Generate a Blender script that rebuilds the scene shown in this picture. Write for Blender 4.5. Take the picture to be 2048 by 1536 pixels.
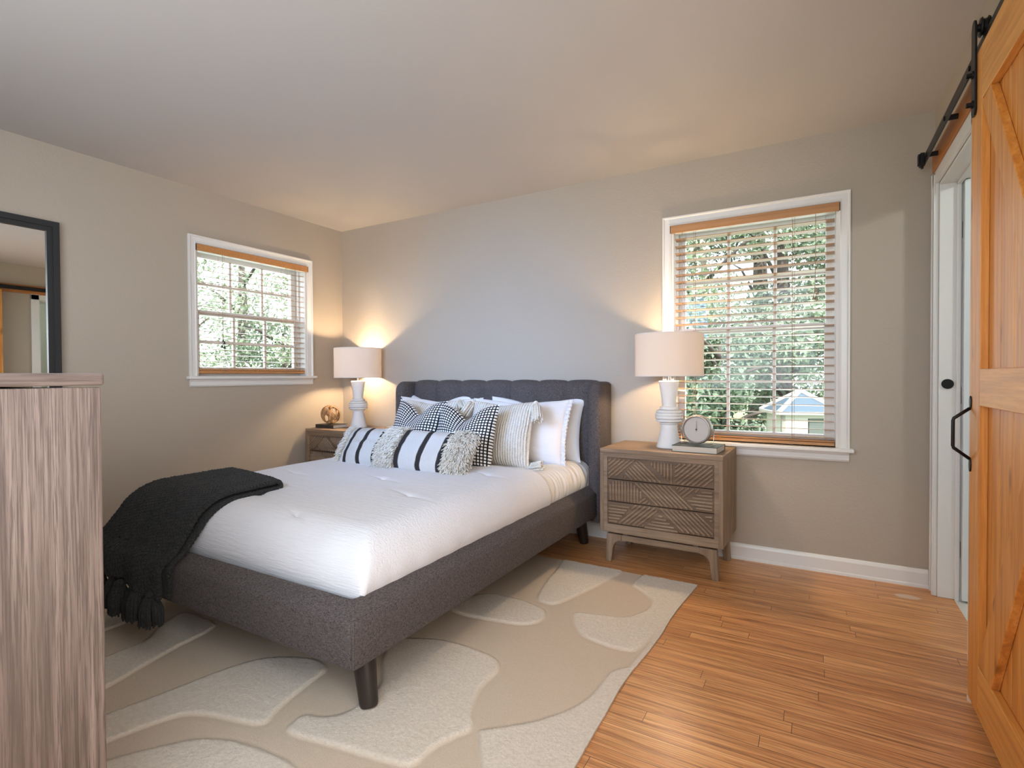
import bpy, math, random
import numpy as np
from mathutils import Vector, Matrix
R = random.Random(7)
for o in list(bpy.data.objects): bpy.data.objects.remove(o)
S = bpy.context.scene
COL = S.collection

# ------------------------------------------------------------------ camera
CAM = Vector((3.7772, -3.4115, 1.1048)); YAW, PITCH, ROLL = .5254, .0146, -.0054
fw = Vector((-math.sin(YAW)*math.cos(PITCH), math.cos(YAW)*math.cos(PITCH), -math.sin(PITCH)))
rt = Vector((math.cos(YAW), math.sin(YAW), 0)); up = rt.cross(fw)
r2 = rt*math.cos(ROLL) + up*math.sin(ROLL); u2 = up*math.cos(ROLL) - rt*math.sin(ROLL)
cd = bpy.data.cameras.new('camera'); cam = bpy.data.objects.new('camera', cd); COL.objects.link(cam)
cd.sensor_width = 36; cd.lens = 36*1051.1/2048; cd.clip_start = .03; cd.clip_end = 200
m = Matrix((r2, u2, -fw)).transposed().to_4x4(); m.translation = CAM; cam.matrix_world = m
S.camera = cam

# ------------------------------------------------------------------ light and exposure
S.view_settings.view_transform = 'Standard'; S.view_settings.look = 'None'
S.view_settings.gamma = 1; S.view_settings.use_curve_mapping = False
S.view_settings.exposure = 0.22
W = bpy.data.worlds.new('sky'); S.world = W; W.use_nodes = True
bg = W.node_tree.nodes['Background']; bg.inputs[0].default_value = (.84, .92, 1.0, 1); bg.inputs[1].default_value = 3.3
sun = bpy.data.lights.new('sun', 'SUN'); sun.energy = 6.5; sun.angle = .01; sun.color = (1, .95, .86)
so = bpy.data.objects.new('sun', sun); COL.objects.link(so)
so.rotation_euler = Vector((.5, -.7, .9)).to_track_quat('Z', 'Y').to_euler()
def area(name, loc, aim, sx, sy, watts, color, spread=180):
    l = bpy.data.lights.new(name, 'AREA'); l.shape = 'RECTANGLE'; l.size = sx; l.size_y = sy; l.energy = watts; l.color = color; l.spread = math.radians(spread)
    o = bpy.data.objects.new(name, l); COL.objects.link(o); o.location = loc
    o.rotation_euler = (-Vector(aim)).to_track_quat('Z', 'Y').to_euler(); return o
DAY = (.76, .87, 1.0)
# added fill lights behind the camera, then daylight by the two visible windows
area('front_window_fill', (2.55, -3.86, 1.52), (-.60, 1, -.28), 2.8, 1.25, 36, DAY, 140)
area('headboard_blue_fill', (2.0, -3.87, 1.75), (-.10, 1, -.205), 1.0, .8, 7.5, (.20, .46, 1.0), 46)  # added narrow blue fill for the headboard and the wall above
area('hall_doorway_fill', (4.40, -3.15, 1.10), (-1, .45, .08), .80, 1.9, 24, (1, .92, .84))  # added fill from the right for dresser side and floor
area('daylight_back_window', (3.43, .30, 1.40), (0, -1, -.1), .85, 1.2, 3.5, DAY)
area('daylight_left_window', (-.30, -.86, 1.60), (1, 0, -.1), .9, .85, 4, DAY)

# ------------------------------------------------------------------ materials
MATS = {}
def nmat(name, color, rough=.6, metal=0, spec=.5, build=None, **kw):
    m = bpy.data.materials.new(name); m.use_nodes = True
    nt = m.node_tree; b = nt.nodes['Principled BSDF']
    b.inputs['Base Color'].default_value = (*color, 1); b.inputs['Roughness'].default_value = rough
    b.inputs['Metallic'].default_value = metal; b.inputs['Specular IOR Level'].default_value = spec
    for k, v in kw.items(): b.inputs[k.replace('_', ' ')].default_value = v
    if build: build(nt, b)
    MATS[name] = m; return m
class NT:
    def __init__(s, nt, b): s.nt, s.b = nt, b
    def n(s, t, **kw):
        x = s.nt.nodes.new(t)
        for k, v in kw.items(): setattr(x, k, v)
        return x
    def l(s, a, b): s.nt.links.new(a, b)
    def coord(s, scale=(1, 1, 1), uv=False, rot=(0, 0, 0)):
        c = s.n('ShaderNodeTexCoord'); mp = s.n('ShaderNodeMapping')
        mp.inputs['Scale'].default_value = scale; mp.inputs['Rotation'].default_value = rot
        s.l(c.outputs['UV' if uv else 'Object'], mp.inputs[0]); return mp.outputs[0]
    def noise(s, vec, scale, detail=4, rough=.5, dist=0):
        x = s.n('ShaderNodeTexNoise'); x.inputs['Scale'].default_value = scale; x.inputs['Detail'].default_value = detail
        x.inputs['Roughness'].default_value = rough; x.inputs['Distortion'].default_value = dist
        s.l(vec, x.inputs['Vector']); return x.outputs['Fac']
    def ramp(s, fac, stops):
        x = s.n('ShaderNodeValToRGB'); e = x.color_ramp.elements
        while len(e) < len(stops): e.new(.5)
        for i, (p, c) in enumerate(stops): e[i].position = p; e[i].color = (*c, 1) if len(c) == 3 else c
        s.l(fac, x.inputs[0]); return x.outputs[0]
    def mix(s, fac, a, b, mode='MIX'):
        x = s.n('ShaderNodeMix', data_type='RGBA', blend_type=mode)
        if isinstance(fac, (int, float)): x.inputs[0].default_value = fac
        else: s.l(fac, x.inputs[0])
        for sock, v in ((x.inputs[6], a), (x.inputs[7], b)):
            if isinstance(v, tuple): sock.default_value = (*v, 1)
            else: s.l(v, sock)
        return x.outputs[2]
    def math(s, op, a, b=None):
        x = s.n('ShaderNodeMath', operation=op)
        for i, v in enumerate((a, b)):
            if v is None: continue
            if isinstance(v, (int, float)): x.inputs[i].default_value = v
            else: s.l(v, x.inputs[i])
        return x.outputs[0]
    def bump(s, h, strength=.3, dist=.01, chain=None):
        x = s.n('ShaderNodeBump'); x.inputs['Strength'].default_value = strength; x.inputs['Distance'].default_value = dist
        s.l(h, x.inputs['Height'])
        if chain: s.l(chain, x.inputs['Normal'])
        s.l(x.outputs[0], s.b.inputs['Normal']); return x.outputs[0]
    def col(s, c): s.l(c, s.b.inputs['Base Color'])
def paint(name, color, rough=.55, bs=60, st=.15, bd=.004):
    def f(nt, b):
        t = NT(nt, b); t.bump(t.noise(t.coord(), bs, 3, .6), st, bd)
    return nmat(name, color, rough, build=f)
def heather(name, dark, light, scale=260, rough=.95):
    def f(nt, b):
        t = NT(nt, b); v = t.coord((1, 1, 1)); n1 = t.noise(t.coord((1, 1, 6)), scale*.5, 2, .7); n2 = t.noise(t.coord((6, 6, 1)), scale*.5, 2, .7)
        f2 = t.math('ADD', t.math('MULTIPLY', n1, .5), t.math('MULTIPLY', n2, .5))
        t.col(t.ramp(f2, [(.36, dark), (.62, light)])); t.bump(f2, .35, .003)
    return nmat(name, dark, rough, build=f, spec=.10, Sheen_Weight=.04)
def wood(name, c0, c1, c2, grain=(30, 30, 2.2), rough=.5, knots=False, bump=.12, scale=1.0, dist=.6, fine=.35):
    # grain runs along the axis with the small scale
    def f(nt, b):
        t = NT(nt, b)
        n1 = t.noise(t.coord(tuple(g*scale for g in grain)), 1.0, 6, .62, dist)
        n2 = t.noise(t.coord(tuple(g*scale*5 for g in grain)), 1.0, 3, .6)
        n3 = t.noise(t.coord((2.5, 2.5, 1.2)), 1.0, 2)
        c = t.ramp(n1, [(.30, c0), (.52, c1), (.72, c2)])
        c = t.mix(t.math('MULTIPLY', t.ramp(n2, [(.48, (0, 0, 0)), (.60, (1, 1, 1))]), fine), c, c0)
        c = t.mix(t.math('MULTIPLY', n3, .35), c, c2)
        if knots:
            vo = t.n('ShaderNodeTexVoronoi'); vo.inputs['Scale'].default_value = 1; t.l(t.coord((9, 9, 3.2)), vo.inputs['Vector'])
            k = t.ramp(vo.outputs['Distance'], [(.05, (1, 1, 1)), (.16, (0, 0, 0))])
            c = t.mix(t.math('MULTIPLY', k, .65), c, tuple(x*.45 for x in c0))
        t.col(c); t.bump(n2, bump, .002)
    return nmat(name, c1, rough, build=f)

WALLC = (.42, .358, .288)
paint('wall_paint', WALLC, .6, 75, .25, .005)
paint('ceiling_paint', (.50, .465, .435), .7, 40, .15, .004)
paint('white_trim', (.74, .72, .69), .35, 12, .05)
paint('bath_wall', (.50, .50, .42), .6, 60, .1)
nmat('white_door', (.72, .75, .76), .35)
def _floor(nt, b):
    t = NT(nt, b); v = t.coord()
    br = t.n('ShaderNodeTexBrick'); br.offset = 0; br.squash = 1
    sp0 = t.n('ShaderNodeSeparateXYZ'); t.l(v, sp0.inputs[0]); row = t.math('FLOOR', t.math('DIVIDE', sp0.outputs[1], .057))
    wn = t.n('ShaderNodeTexWhiteNoise', noise_dimensions='1D'); t.l(row, wn.inputs['W'])
    cb = t.n('ShaderNodeCombineXYZ'); t.l(t.math('ADD', sp0.outputs[0], t.math('MULTIPLY', wn.outputs['Value'], 7.3)), cb.inputs[0]); t.l(sp0.outputs[1], cb.inputs[1])
    br.inputs['Scale'].default_value = 1; br.inputs['Brick Width'].default_value = 1.15; br.inputs['Row Height'].default_value = .057
    br.inputs['Mortar Size'].default_value = .0009; br.inputs['Mortar Smooth'].default_value = .2; br.inputs['Bias'].default_value = 0
    br.inputs['Color1'].default_value = (0, 0, 0, 1); br.inputs['Color2'].default_value = (1, 1, 1, 1); br.inputs['Mortar'].default_value = (.5, .5, .5, 1)
    t.l(cb.outputs[0], br.inputs['Vector'])
    # grain shifted from plank to plank
    sx = t.n('ShaderNodeVectorMath', operation='MULTIPLY_ADD'); t.l(br.outputs['Color'], sx.inputs[0]); sx.inputs[1].default_value = (3.1, .7, 2.3); t.l(v, sx.inputs[2])
    mp = t.n('ShaderNodeMapping'); mp.inputs['Scale'].default_value = (2.0, 34, 10); t.l(sx.outputs[0], mp.inputs[0])
    mp2 = t.n('ShaderNodeMapping'); mp2.inputs['Scale'].default_value = (4, 170, 10); t.l(sx.outputs[0], mp2.inputs[0])
    g1 = t.noise(mp.outputs[0], 1, 6, .66, .9); g2 = t.noise(mp2.outputs[0], 1, 3, .6)
    c = t.ramp(g1, [(.30, (.24, .09, .028)), (.46, (.68, .31, .115)), (.70, (.86, .48, .21))])
    c = t.mix(t.math('MULTIPLY', br.outputs['Color'], .38), c, (.44, .175, .054))
    c = t.mix(t.ramp(g2, [(.47, (0, 0, 0)), (.62, (.55, .55, .55))]), c, (.20, .076, .026))
    c = t.mix(br.outputs['Fac'], c, (.05, .02, .008))
    # pale patch by the doorway
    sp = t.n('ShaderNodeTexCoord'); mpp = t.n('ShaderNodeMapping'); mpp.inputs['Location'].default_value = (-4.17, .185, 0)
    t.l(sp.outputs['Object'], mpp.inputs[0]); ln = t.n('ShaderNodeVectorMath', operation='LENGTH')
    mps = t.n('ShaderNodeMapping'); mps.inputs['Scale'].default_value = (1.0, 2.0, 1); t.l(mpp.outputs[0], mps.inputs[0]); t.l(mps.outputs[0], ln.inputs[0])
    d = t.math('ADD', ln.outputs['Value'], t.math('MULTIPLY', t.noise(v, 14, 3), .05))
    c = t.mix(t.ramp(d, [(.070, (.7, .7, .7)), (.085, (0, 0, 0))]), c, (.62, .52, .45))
    t.col(c)
    t.l(t.ramp(g1, [(0, (.27, .27, .27)), (1, (.40, .40, .40))]), b.inputs['Roughness'])
    t.bump(t.math('SUBTRACT', t.math('MULTIPLY', g2, .25), br.outputs['Fac']), .25, .0012)
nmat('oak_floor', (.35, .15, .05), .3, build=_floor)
heather('bed_fabric', (.026, .021, .020), (.150, .126, .120), 210)
nmat('dark_wood', (.022, .014, .011), .45)
nmat('black_metal', (.018, .017, .018), .42, .6)
nmat('mirror_black', (.020, .022, .024), .4)
nmat('mirror_glass', (.93, .95, .94), .0, 1.0)
nmat('chrome', (.62, .61, .58), .25, 1.0)
nmat('taupe_metal', (.34, .30, .26), .38, .35)
nmat('clock_face', (.55, .50, .46), .6)
def _gl(nt, b):
    t = NT(nt, b); o = nt.nodes['Material Output']
    tr = t.n('ShaderNodeBsdfTransparent'); gl = t.n('ShaderNodeBsdfGlossy'); gl.inputs['Roughness'].default_value = .0
    mx = t.n('ShaderNodeMixShader'); mx.inputs[0].default_value = .015; t.l(tr.outputs[0], mx.inputs[1]); t.l(gl.outputs[0], mx.inputs[2]); t.l(mx.outputs[0], o.inputs[0])
nmat('pane_glass', (1, 1, 1), .0, build=_gl)
wood('driftwood_x', (.115, .068, .038), (.24, .155, .092), (.35, .25, .165), (2.0, 30, 30), .55)
wood('driftwood_z', (.115, .068, .038), (.24, .155, .092), (.35, .25, .165), (30, 30, 2.0), .55)
wood('carved_front', (.075, .042, .022), (.135, .082, .047), (.20, .135, .085), (2.0, 30, 30), .6)
wood('dresser_wood', (.050, .030, .023), (.19, .135, .108), (.33, .25, .21), (60, 60, 1.5), .5, bump=.35, dist=.1, fine=.8)
wood('dresser_top_wood', (.050, .030, .023), (.17, .12, .096), (.29, .22, .185), (50, 2.0, 60), .45, bump=.3, dist=.2, fine=.7)
wood('pine_z', (.44, .135, .018), (.72, .285, .052), (.84, .40, .105), (26, 26, 1.2), .42, knots=True)
wood('pine_y', (.50, .175, .026), (.76, .33, .068), (.86, .44, .12), (26, 1.2, 26), .42, knots=False)
wood('pine_ledger', (.30, .095, .018), (.42, .145, .030), (.50, .20, .05), (22, 1.4, 22), .42)
wood('blind_wood_x', (.33, .145, .048), (.43, .205, .075), (.50, .26, .105), (1.5, 60, 60), .4, bump=.05)
wood('blind_wood_y', (.40, .165, .048), (.50, .225, .075), (.58, .29, .11), (60, 1.5, 60), .4, bump=.05)
def _slat(nt, b):
    t = NT(nt, b); n = t.noise(t.coord((3, 3, 60)), 1, 3); t.col(t.ramp(n, [(.3, (.33, .165, .070)), (.7, (.45, .25, .115))]))
nmat('slat_wood', (.45, .24, .10), .22, build=_slat, Coat_Weight=.25, Coat_Roughness=.2)
nmat('cord', (.36, .26, .17), .8)
def _white(name, color, waves=None, rough=.9):
    def f(nt, b):
        t = NT(nt, b); h = t.noise(t.coord(), 500, 2)
        ch = t.bump(h, .12, .001)
        if waves:
            w = t.noise(t.coord(waves), 1, 4, .55, .8); t.bump(w, .5, .007, ch)
    return nmat(name, color, rough, build=f, spec=.2, Sheen_Weight=.1)
_white('comforter_cloth', (.745, .735, .755), (9, 130, 130))
_white('sheet_cloth', (.74, .71, .68))
_white('pillow_cloth', (.80, .79, .80))
_white('sham_cloth', (.78, .75, .74), (14, 14, 95))
def _throw(nt, b):
    t = NT(nt, b); n = t.noise(t.coord(), 240, 3); t.col(t.ramp(n, [(.3, (.012, .012, .012)), (.7, (.042, .042, .041))])); t.bump(n, .4, .003)
nmat('throw_yarn', (.02, .021, .021), .92, build=_throw, spec=.15, Sheen_Weight=.06)
def _cream(nt, b):
    t = NT(nt, b); n = t.noise(t.coord(), 160, 3); t.col(t.ramp(n, [(.3, (.60, .54, .45)), (.65, (.80, .75, .67))])); t.bump(n, .3, .003)
nmat('cream_yarn', (.75, .70, .62), .95, build=_cream, spec=.1)
def _knit(nt, b):
    t = NT(nt, b); uv = t.coord((1, 1, 1), True)
    wv = t.n('ShaderNodeTexWave', wave_type='BANDS', bands_direction='X', wave_profile='SIN'); wv.inputs['Scale'].default_value = 19; wv.inputs['Distortion'].default_value = 2.2
    wv.inputs['Detail'].default_value = 2; wv.inputs['Detail Scale'].default_value = 8; t.l(uv, wv.inputs['Vector'])
    ck = t.noise(t.coord((70, 22, 1), True), 1, 2)
    h = t.math('ADD', wv.outputs['Fac'], t.math('MULTIPLY', ck, .6))
    t.col(t.ramp(h, [(.22, (.50, .43, .34)), (.6, (.76, .71, .62)), (1, (.84, .79, .71))])); t.bump(h, .8, .008)
nmat('knit_cream', (.78, .73, .65), .95, build=_knit, spec=.1)
def _check(nt, b):
    t = NT(nt, b); uv = t.coord((1, 1, 1), True)
    br = t.n('ShaderNodeTexBrick'); br.offset = 0; br.squash = 1
    for k, v in (('Scale', 1), ('Brick Width', .0185), ('Row Height', .0185), ('Mortar Size', .0040), ('Mortar Smooth', .35), ('Bias', 0)): br.inputs[k].default_value = v
    t.l(uv, br.inputs['Vector'])
    c = t.mix(br.outputs['Fac'], (.84, .81, .78), (.012, .011, .012)); t.col(c)
    t.bump(t.math('SUBTRACT', 1, br.outputs['Fac']), .7, .006)
nmat('check_cloth', (.5, .5, .5), .95, build=_check, spec=.1)
def _lumbar(nt, b):
    t = NT(nt, b); c = t.n('ShaderNodeTexCoord'); sp = t.n('ShaderNodeSeparateXYZ'); t.l(c.outputs['UV'], sp.inputs[0])
    u = sp.outputs[0]
    blk = [.098, .23, .367, .548, .710, .853]; st = [(0, (0, 0, 0))]
    for k in blk: st += [(k-.019, (0, 0, 0)), (k-.017, (1, 1, 1)), (k+.017, (1, 1, 1)), (k+.019, (0, 0, 0))]
    st.append((1, (0, 0, 0)))
    f = t.ramp(u, st)
    z = t.n('ShaderNodeTexWave', wave_type='BANDS', bands_direction='DIAGONAL'); z.inputs['Scale'].default_value = 1; z.inputs['Distortion'].default_value = .5
    t.l(t.coord((60, 36, 1), True), z.inputs['Vector'])
    n = t.noise(t.coord((120, 60, 1), True), 1, 3)
    t.col(t.mix(f, t.ramp(t.math('MULTIPLY', z.outputs['Fac'], n), [(.1, (.60, .56, .52)), (.5, (.78, .74, .69))]), (.034, .029, .028)))
    t.bump(t.math('ADD', t.math('MULTIPLY', z.outputs['Fac'], t.math('SUBTRACT', 1, f)), n), .6, .005)
nmat('lumbar_cloth', (.7, .68, .65), .95, build=_lumbar, spec=.1)
def _rug(nt, b):
    t = NT(nt, b); a = t.n('ShaderNodeAttribute', attribute_name='pile')
    n1 = t.noise(t.coord((1, 1, 1)), 90, 4, .7); n2 = t.noise(t.coord(), 9, 3); n3 = t.noise(t.coord(), 420, 2)
    fl = t.ramp(n1, [(.22, (.60, .52, .42)), (.70, (.78, .70, .60))])
    fl = t.mix(t.math('MULTIPLY', n2, .35), fl, (.66, .58, .49))
    lo = t.ramp(n3, [(.3, (.55, .445, .335)), (.7, (.65, .54, .42))]); lo = t.mix(t.math('MULTIPLY', n2, .3), lo, (.58, .48, .38))
    t.col(t.mix(a.outputs['Fac'], lo, fl))
    t.bump(t.math('ADD', t.math('MULTIPLY', n1, a.outputs['Fac']), t.math('MULTIPLY', n3, .3)), .55, .008)
nmat('rug_wool', (.48, .42, .35), 1, build=_rug, spec=.05)
def _shade(nt, b):
    t = NT(nt, b); o = nt.nodes['Material Output']
    n = t.noise(t.coord((400, 400, 400)), 1, 2)
    df = t.n('ShaderNodeBsdfDiffuse'); df.inputs[0].default_value = (.86, .80, .75, 1)
    tl = t.n('ShaderNodeBsdfTranslucent'); tl.inputs[0].default_value = (.90, .84, .78, 1)
    mx = t.n('ShaderNodeMixShader'); mx.inputs[0].default_value = .45
    bm = t.n('ShaderNodeBump'); bm.inputs['Strength'].default_value = .15; bm.inputs['Distance'].default_value = .002; t.l(n, bm.inputs['Height']); t.l(bm.outputs[0], df.inputs['Normal'])
    t.l(df.outputs[0], mx.inputs[1]); t.l(tl.outputs[0], mx.inputs[2]); t.l(mx.outputs[0], o.inputs[0])
nmat('lamp_shade_linen', (.85, .82, .78), .9, build=_shade)
nmat('white_plaster', (.78, .76, .74), .55)
nmat('bulb_glow', (1, .9, .75), .5, Emission_Color=(1, .72, .42, 1), Emission_Strength=6.0)
nmat('book_dark', (.022, .018, .016), .5); nmat('book_green', (.045, .060, .052), .45)
def _pages(nt, b):
    t = NT(nt, b); n = t.noise(t.coord((4, 4, 900)), 1, 1); t.col(t.ramp(n, [(.3, (.50, .44, .37)), (.7, (.68, .62, .54))]))
nmat('paper', (.62, .56, .48), .8, build=_pages)
wood('vine', (.20, .095, .035), (.40, .22, .09), (.55, .33, .15), (20, 20, 20), .6)
def _tile(nt, b):
    t = NT(nt, b); n = t.noise(t.coord(), 6, 4); t.col(t.ramp(n, [(.3, (.60, .61, .58)), (.7, (.72, .72, .69))]))
nmat('bath_tile', (.68, .68, .65), .3, build=_tile)
def _leaf(name, a, c):
    def f(nt, b):
        t = NT(nt, b); n = t.noise(t.coord(), 2.2, 3); n2 = t.noise(t.coord(), 23, 2); t.col(t.mix(n2, t.ramp(n, [(.35, a), (.65, c)]), c))
    return nmat(name, a, .55, build=f, Transmission_Weight=0)
_leaf('leaf_mid', (.12, .175, .12), (.33, .41, .28)); _leaf('leaf_dark', (.075, .12, .088), (.22, .29, .20)); _leaf('leaf_pale', (.20, .26, .19), (.42, .48, .36))
nmat('bark', (.09, .075, .065), .9)
def _grass(nt, b):
    t = NT(nt, b); n = t.noise(t.coord(), 3, 5); t.col(t.ramp(n, [(.3, (.12, .20, .06)), (.7, (.32, .38, .18))]))
nmat('lawn', (.2, .3, .1), .9, build=_grass)
nmat('playhouse_white', (.46, .45, .41), .5); nmat('playhouse_roof', (.075, .115, .155), .5); nmat('playhouse_dark', (.10, .12, .11), .6)
nmat('roof_felt', (.2, .19, .18), .9); nmat('rubber_cream', (.70, .58, .46), .6); nmat('siding', (.6, .6, .58), .7)

# ------------------------------------------------------------------ mesh helpers
class MB:
    def __init__(s): s.v = []; s.f = []; s.uv = None
    def add(s, vs, fs):
        n = len(s.v); s.v += [tuple(v) for v in vs]; s.f += [tuple(i+n for i in f) for f in fs]; return s
    def box(s, x0, x1, y0, y1, z0, z1):
        return s.add([(x0,y0,z0),(x1,y0,z0),(x1,y1,z0),(x0,y1,z0),(x0,y0,z1),(x1,y0,z1),(x1,y1,z1),(x0,y1,z1)],
                     [(0,3,2,1),(4,5,6,7),(0,1,5,4),(1,2,6,5),(2,3,7,6),(3,0,4,7)])
    def hexa(s, P): return s.add(P, [(0,3,2,1),(4,5,6,7),(0,1,5,4),(1,2,6,5),(2,3,7,6),(3,0,4,7)])
    def prism(s, poly, axis, a, b):
        def mk(p, t): return {'x': (t, p[0], p[1]), 'y': (p[0], t, p[1]), 'z': (p[0], p[1], t)}[axis]
        n = len(poly); return s.add([mk(p, a) for p in poly]+[mk(p, b) for p in poly],
            [tuple(range(n))[::-1], tuple(range(n, 2*n))]+[(i, (i+1) % n, n+(i+1) % n, n+i) for i in range(n)])
    def lathe(s, prof, n=40, c=(0, 0, 0), cap=True):
        vs = []; fs = []; k = len(prof)
        for r, z in prof:
            for i in range(n):
                a = 2*math.pi*i/n; vs.append((c[0]+r*math.cos(a), c[1]+r*math.sin(a), c[2]+z))
        for j in range(k-1):
            for i in range(n): fs.append((j*n+i, j*n+(i+1) % n, (j+1)*n+(i+1) % n, (j+1)*n+i))
        if cap: fs.append(tuple(range(n))[::-1]); fs.append(tuple((k-1)*n+i for i in range(n)))
        return s.add(vs, fs)
    def tube(s, pts, r, n=8, closed=False, cap=True):
        pts = [Vector(p) for p in pts]; k = len(pts); rs = r if isinstance(r, (list, tuple)) else [r]*k
        vs = []; fs = []; ref = None
        for i, p in enumerate(pts):
            if closed: t = pts[(i+1) % k]-pts[i-1]
            else: t = pts[min(i+1, k-1)]-pts[max(i-1, 0)]
            t = t.normalized() if t.length > 1e-9 else Vector((0, 0, 1))
            if ref is None: ref = Vector((0, 0, 1)) if abs(t.z) < .9 else Vector((1, 0, 0))
            a = (ref-t*ref.dot(t)).normalized(); b = t.cross(a); ref = a
            for j in range(n):
                q = 2*math.pi*j/n; vs.append(p+(a*math.cos(q)+b*math.sin(q))*rs[i])
        for i in range(k if closed else k-1):
            for j in range(n): fs.append((i*n+j, i*n+(j+1) % n, ((i+1) % k)*n+(j+1) % n, ((i+1) % k)*n+j))
        if cap and not closed: fs.append(tuple(range(n))[::-1]); fs.append(tuple((k-1)*n+i for i in range(n)))
        return s.add(vs, fs)
    def cyl(s, p, q, r, r1=None, n=20): return s.tube([p, q], [r, r if r1 is None else r1], n)
    def sphere(s, c, r, n=16, sc=(1, 1, 1)):
        k = n//2; prof = [(max(r*math.sin(math.pi*i/k), 1e-4), -r*math.cos(math.pi*i/k)) for i in range(k+1)]
        i0 = len(s.v); s.lathe(prof, n)
        s.v[i0:] = [(c[0]+x*sc[0], c[1]+y*sc[1], c[2]+z*sc[2]) for x, y, z in s.v[i0:]]; return s
    def grid(s, P, closed_u=False):
        nu, nv = len(P), len(P[0]); vs = [p for row in P for p in row]
        fs = [(i*nv+j, ((i+1) % nu)*nv+j, ((i+1) % nu)*nv+j+1, i*nv+j+1) for i in range(nu if closed_u else nu-1) for j in range(nv-1)]
        return s.add(vs, fs)
    def xf(s, M, i0=0): s.v[i0:] = [tuple(M @ Vector(v)) for v in s.v[i0:]]; return s
def build(name, mb, mat, parent=None, smooth=False, bevel=0, seg=2, sub=0, angle=None):
    me = bpy.data.meshes.new(name); me.from_pydata(mb.v, [], mb.f); me.validate(); me.update()
    if mb.uv:
        l = me.uv_layers.new(name='UVMap')
        idx = np.empty(len(me.loops), dtype=np.int32); me.loops.foreach_get('vertex_index', idx)
        l.data.foreach_set('uv', np.array(mb.uv, dtype=np.float32)[idx].ravel())
    me.materials.append(MATS[mat]); o = bpy.data.objects.new(name, me); COL.objects.link(o)
    if smooth:
        me.polygons.foreach_set('use_smooth', [True]*len(me.polygons))
        if angle:
            for e in me.edges: pass
            me.set_sharp_from_angle(angle=math.radians(angle))
    if parent: o.parent = parent
    if bevel:
        md = o.modifiers.new('bevel', 'BEVEL'); md.width = bevel; md.segments = seg; md.limit_method = 'ANGLE'; md.angle_limit = math.radians(40)
    if sub:
        md = o.modifiers.new('sub', 'SUBSURF'); md.levels = sub; md.render_levels = sub
    return o
def tag(o, label, cat, group=None):
    o['label'] = label; o['category'] = cat
    if group: o['group'] = group
    return o
def thing(name, label, cat, loc=(0, 0, 0), rz=0, group=None):
    o = bpy.data.objects.new(name, None); COL.objects.link(o); o.location = loc; o.rotation_euler = (0, 0, rz); o.empty_display_size = .1
    return tag(o, label, cat, group)
def struct(name, mb, mat, parent=None, **kw):
    o = build(name, mb, mat, parent, **kw)
    if not parent: o['kind'] = 'structure'
    return o
def dup(root, loc, rz, label, group=None):
    def cp(o, par):
        c = o.copy(); COL.objects.link(c)
        if par: c.parent = par
        for ch in o.children: cp(ch, c)
        return c
    r = cp(root, None); r.location = loc; r.rotation_euler = (0, 0, rz); r['label'] = label
    if group: r['group'] = group
    return r
def sm(a, b, x):
    t = min(max((x-a)/(b-a), 0), 1); return t*t*(3-2*t)
_ng = np.random.RandomState(5).rand(64, 64)
def vnoise(x, y):
    xi, yi = math.floor(x), math.floor(y); fx, fy = x-xi, y-yi; fx = fx*fx*(3-2*fx); fy = fy*fy*(3-2*fy)
    g = lambda a, b: _ng[a % 64][b % 64]
    return (g(xi, yi)*(1-fx)+g(xi+1, yi)*fx)*(1-fy)+(g(xi, yi+1)*(1-fx)+g(xi+1, yi+1)*fx)*fy-.5

# ================================================================== SETTING
RX, FY, CH, WT = 4.297, -3.75, 2.44, .16
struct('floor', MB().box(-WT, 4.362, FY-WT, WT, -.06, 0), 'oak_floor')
struct('ceiling', MB().box(-WT, RX+.12, FY-WT, WT, CH, CH+.1), 'ceiling_paint')
def wall_with_hole(name, axis, a0, a1, c0, c1, hole, mat='wall_paint'):
    # axis: direction of the wall's run; c0..c1 its thickness
    mb = MB(); h0, h1, z0, z1 = hole
    def bx(p, q, zz0, zz1):
        if axis == 'x': mb.box(p, q, c0, c1, zz0, zz1)
        else: mb.box(c0, c1, p, q, zz0, zz1)
    bx(a0, h0, 0, CH); bx(h1, a1, 0, CH)
    if z0 > .001: bx(h0, h1, 0, z0)
    bx(h0, h1, z1, CH)
    return struct(name, mb, mat)
WR = (2.978, 3.880, .700, 2.052)          # opening of the right-hand window (back wall)
WL = (-1.320, -.398, 1.118, 2.052)        # opening of the left-hand window (left wall)
wall_with_hole('wall_back', 'x', -WT, RX+.12, 0, WT, WR)
wall_with_hole('wall_left', 'y', FY, 0, -WT, 0, WL)
DO = (-.80, -.105, 0, 2.045)
mb = MB(); HD = (-3.60, -2.70, 2.045)            # added opening to an unseen hall, for fill light from the right
mb.box(RX, RX+.12, DO[1], 0, 0, CH).box(RX, RX+.12, HD[1], DO[0], 0, CH).box(RX, RX+.12, FY, HD[0], 0, CH)
mb.box(RX, RX+.12, DO[0], DO[1], DO[3], CH).box(RX, RX+.12, HD[0], HD[1], HD[2], CH)
struct('wall_right', mb, 'wall_paint')
mb = MB().box(RX-.016, RX, HD[1], HD[1]+.07, 0, 2.115).box(RX-.016, RX, HD[0]-.07, HD[0], 0, 2.115).box(RX-.016, RX, HD[0], HD[1], 2.045, 2.115)
mb.box(RX, RX+.12, HD[1]-.012, HD[1], 0, 2.045).box(RX, RX+.12, HD[0], HD[0]+.012, 0, 2.045).box(RX, RX+.12, HD[0], HD[1], 2.033, 2.045)
d3 = bpy.data.objects.new('door_added', None); COL.objects.link(d3); d3['kind'] = 'structure'; build('door_casing', mb, 'white_trim', d3, bevel=.003)
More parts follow.
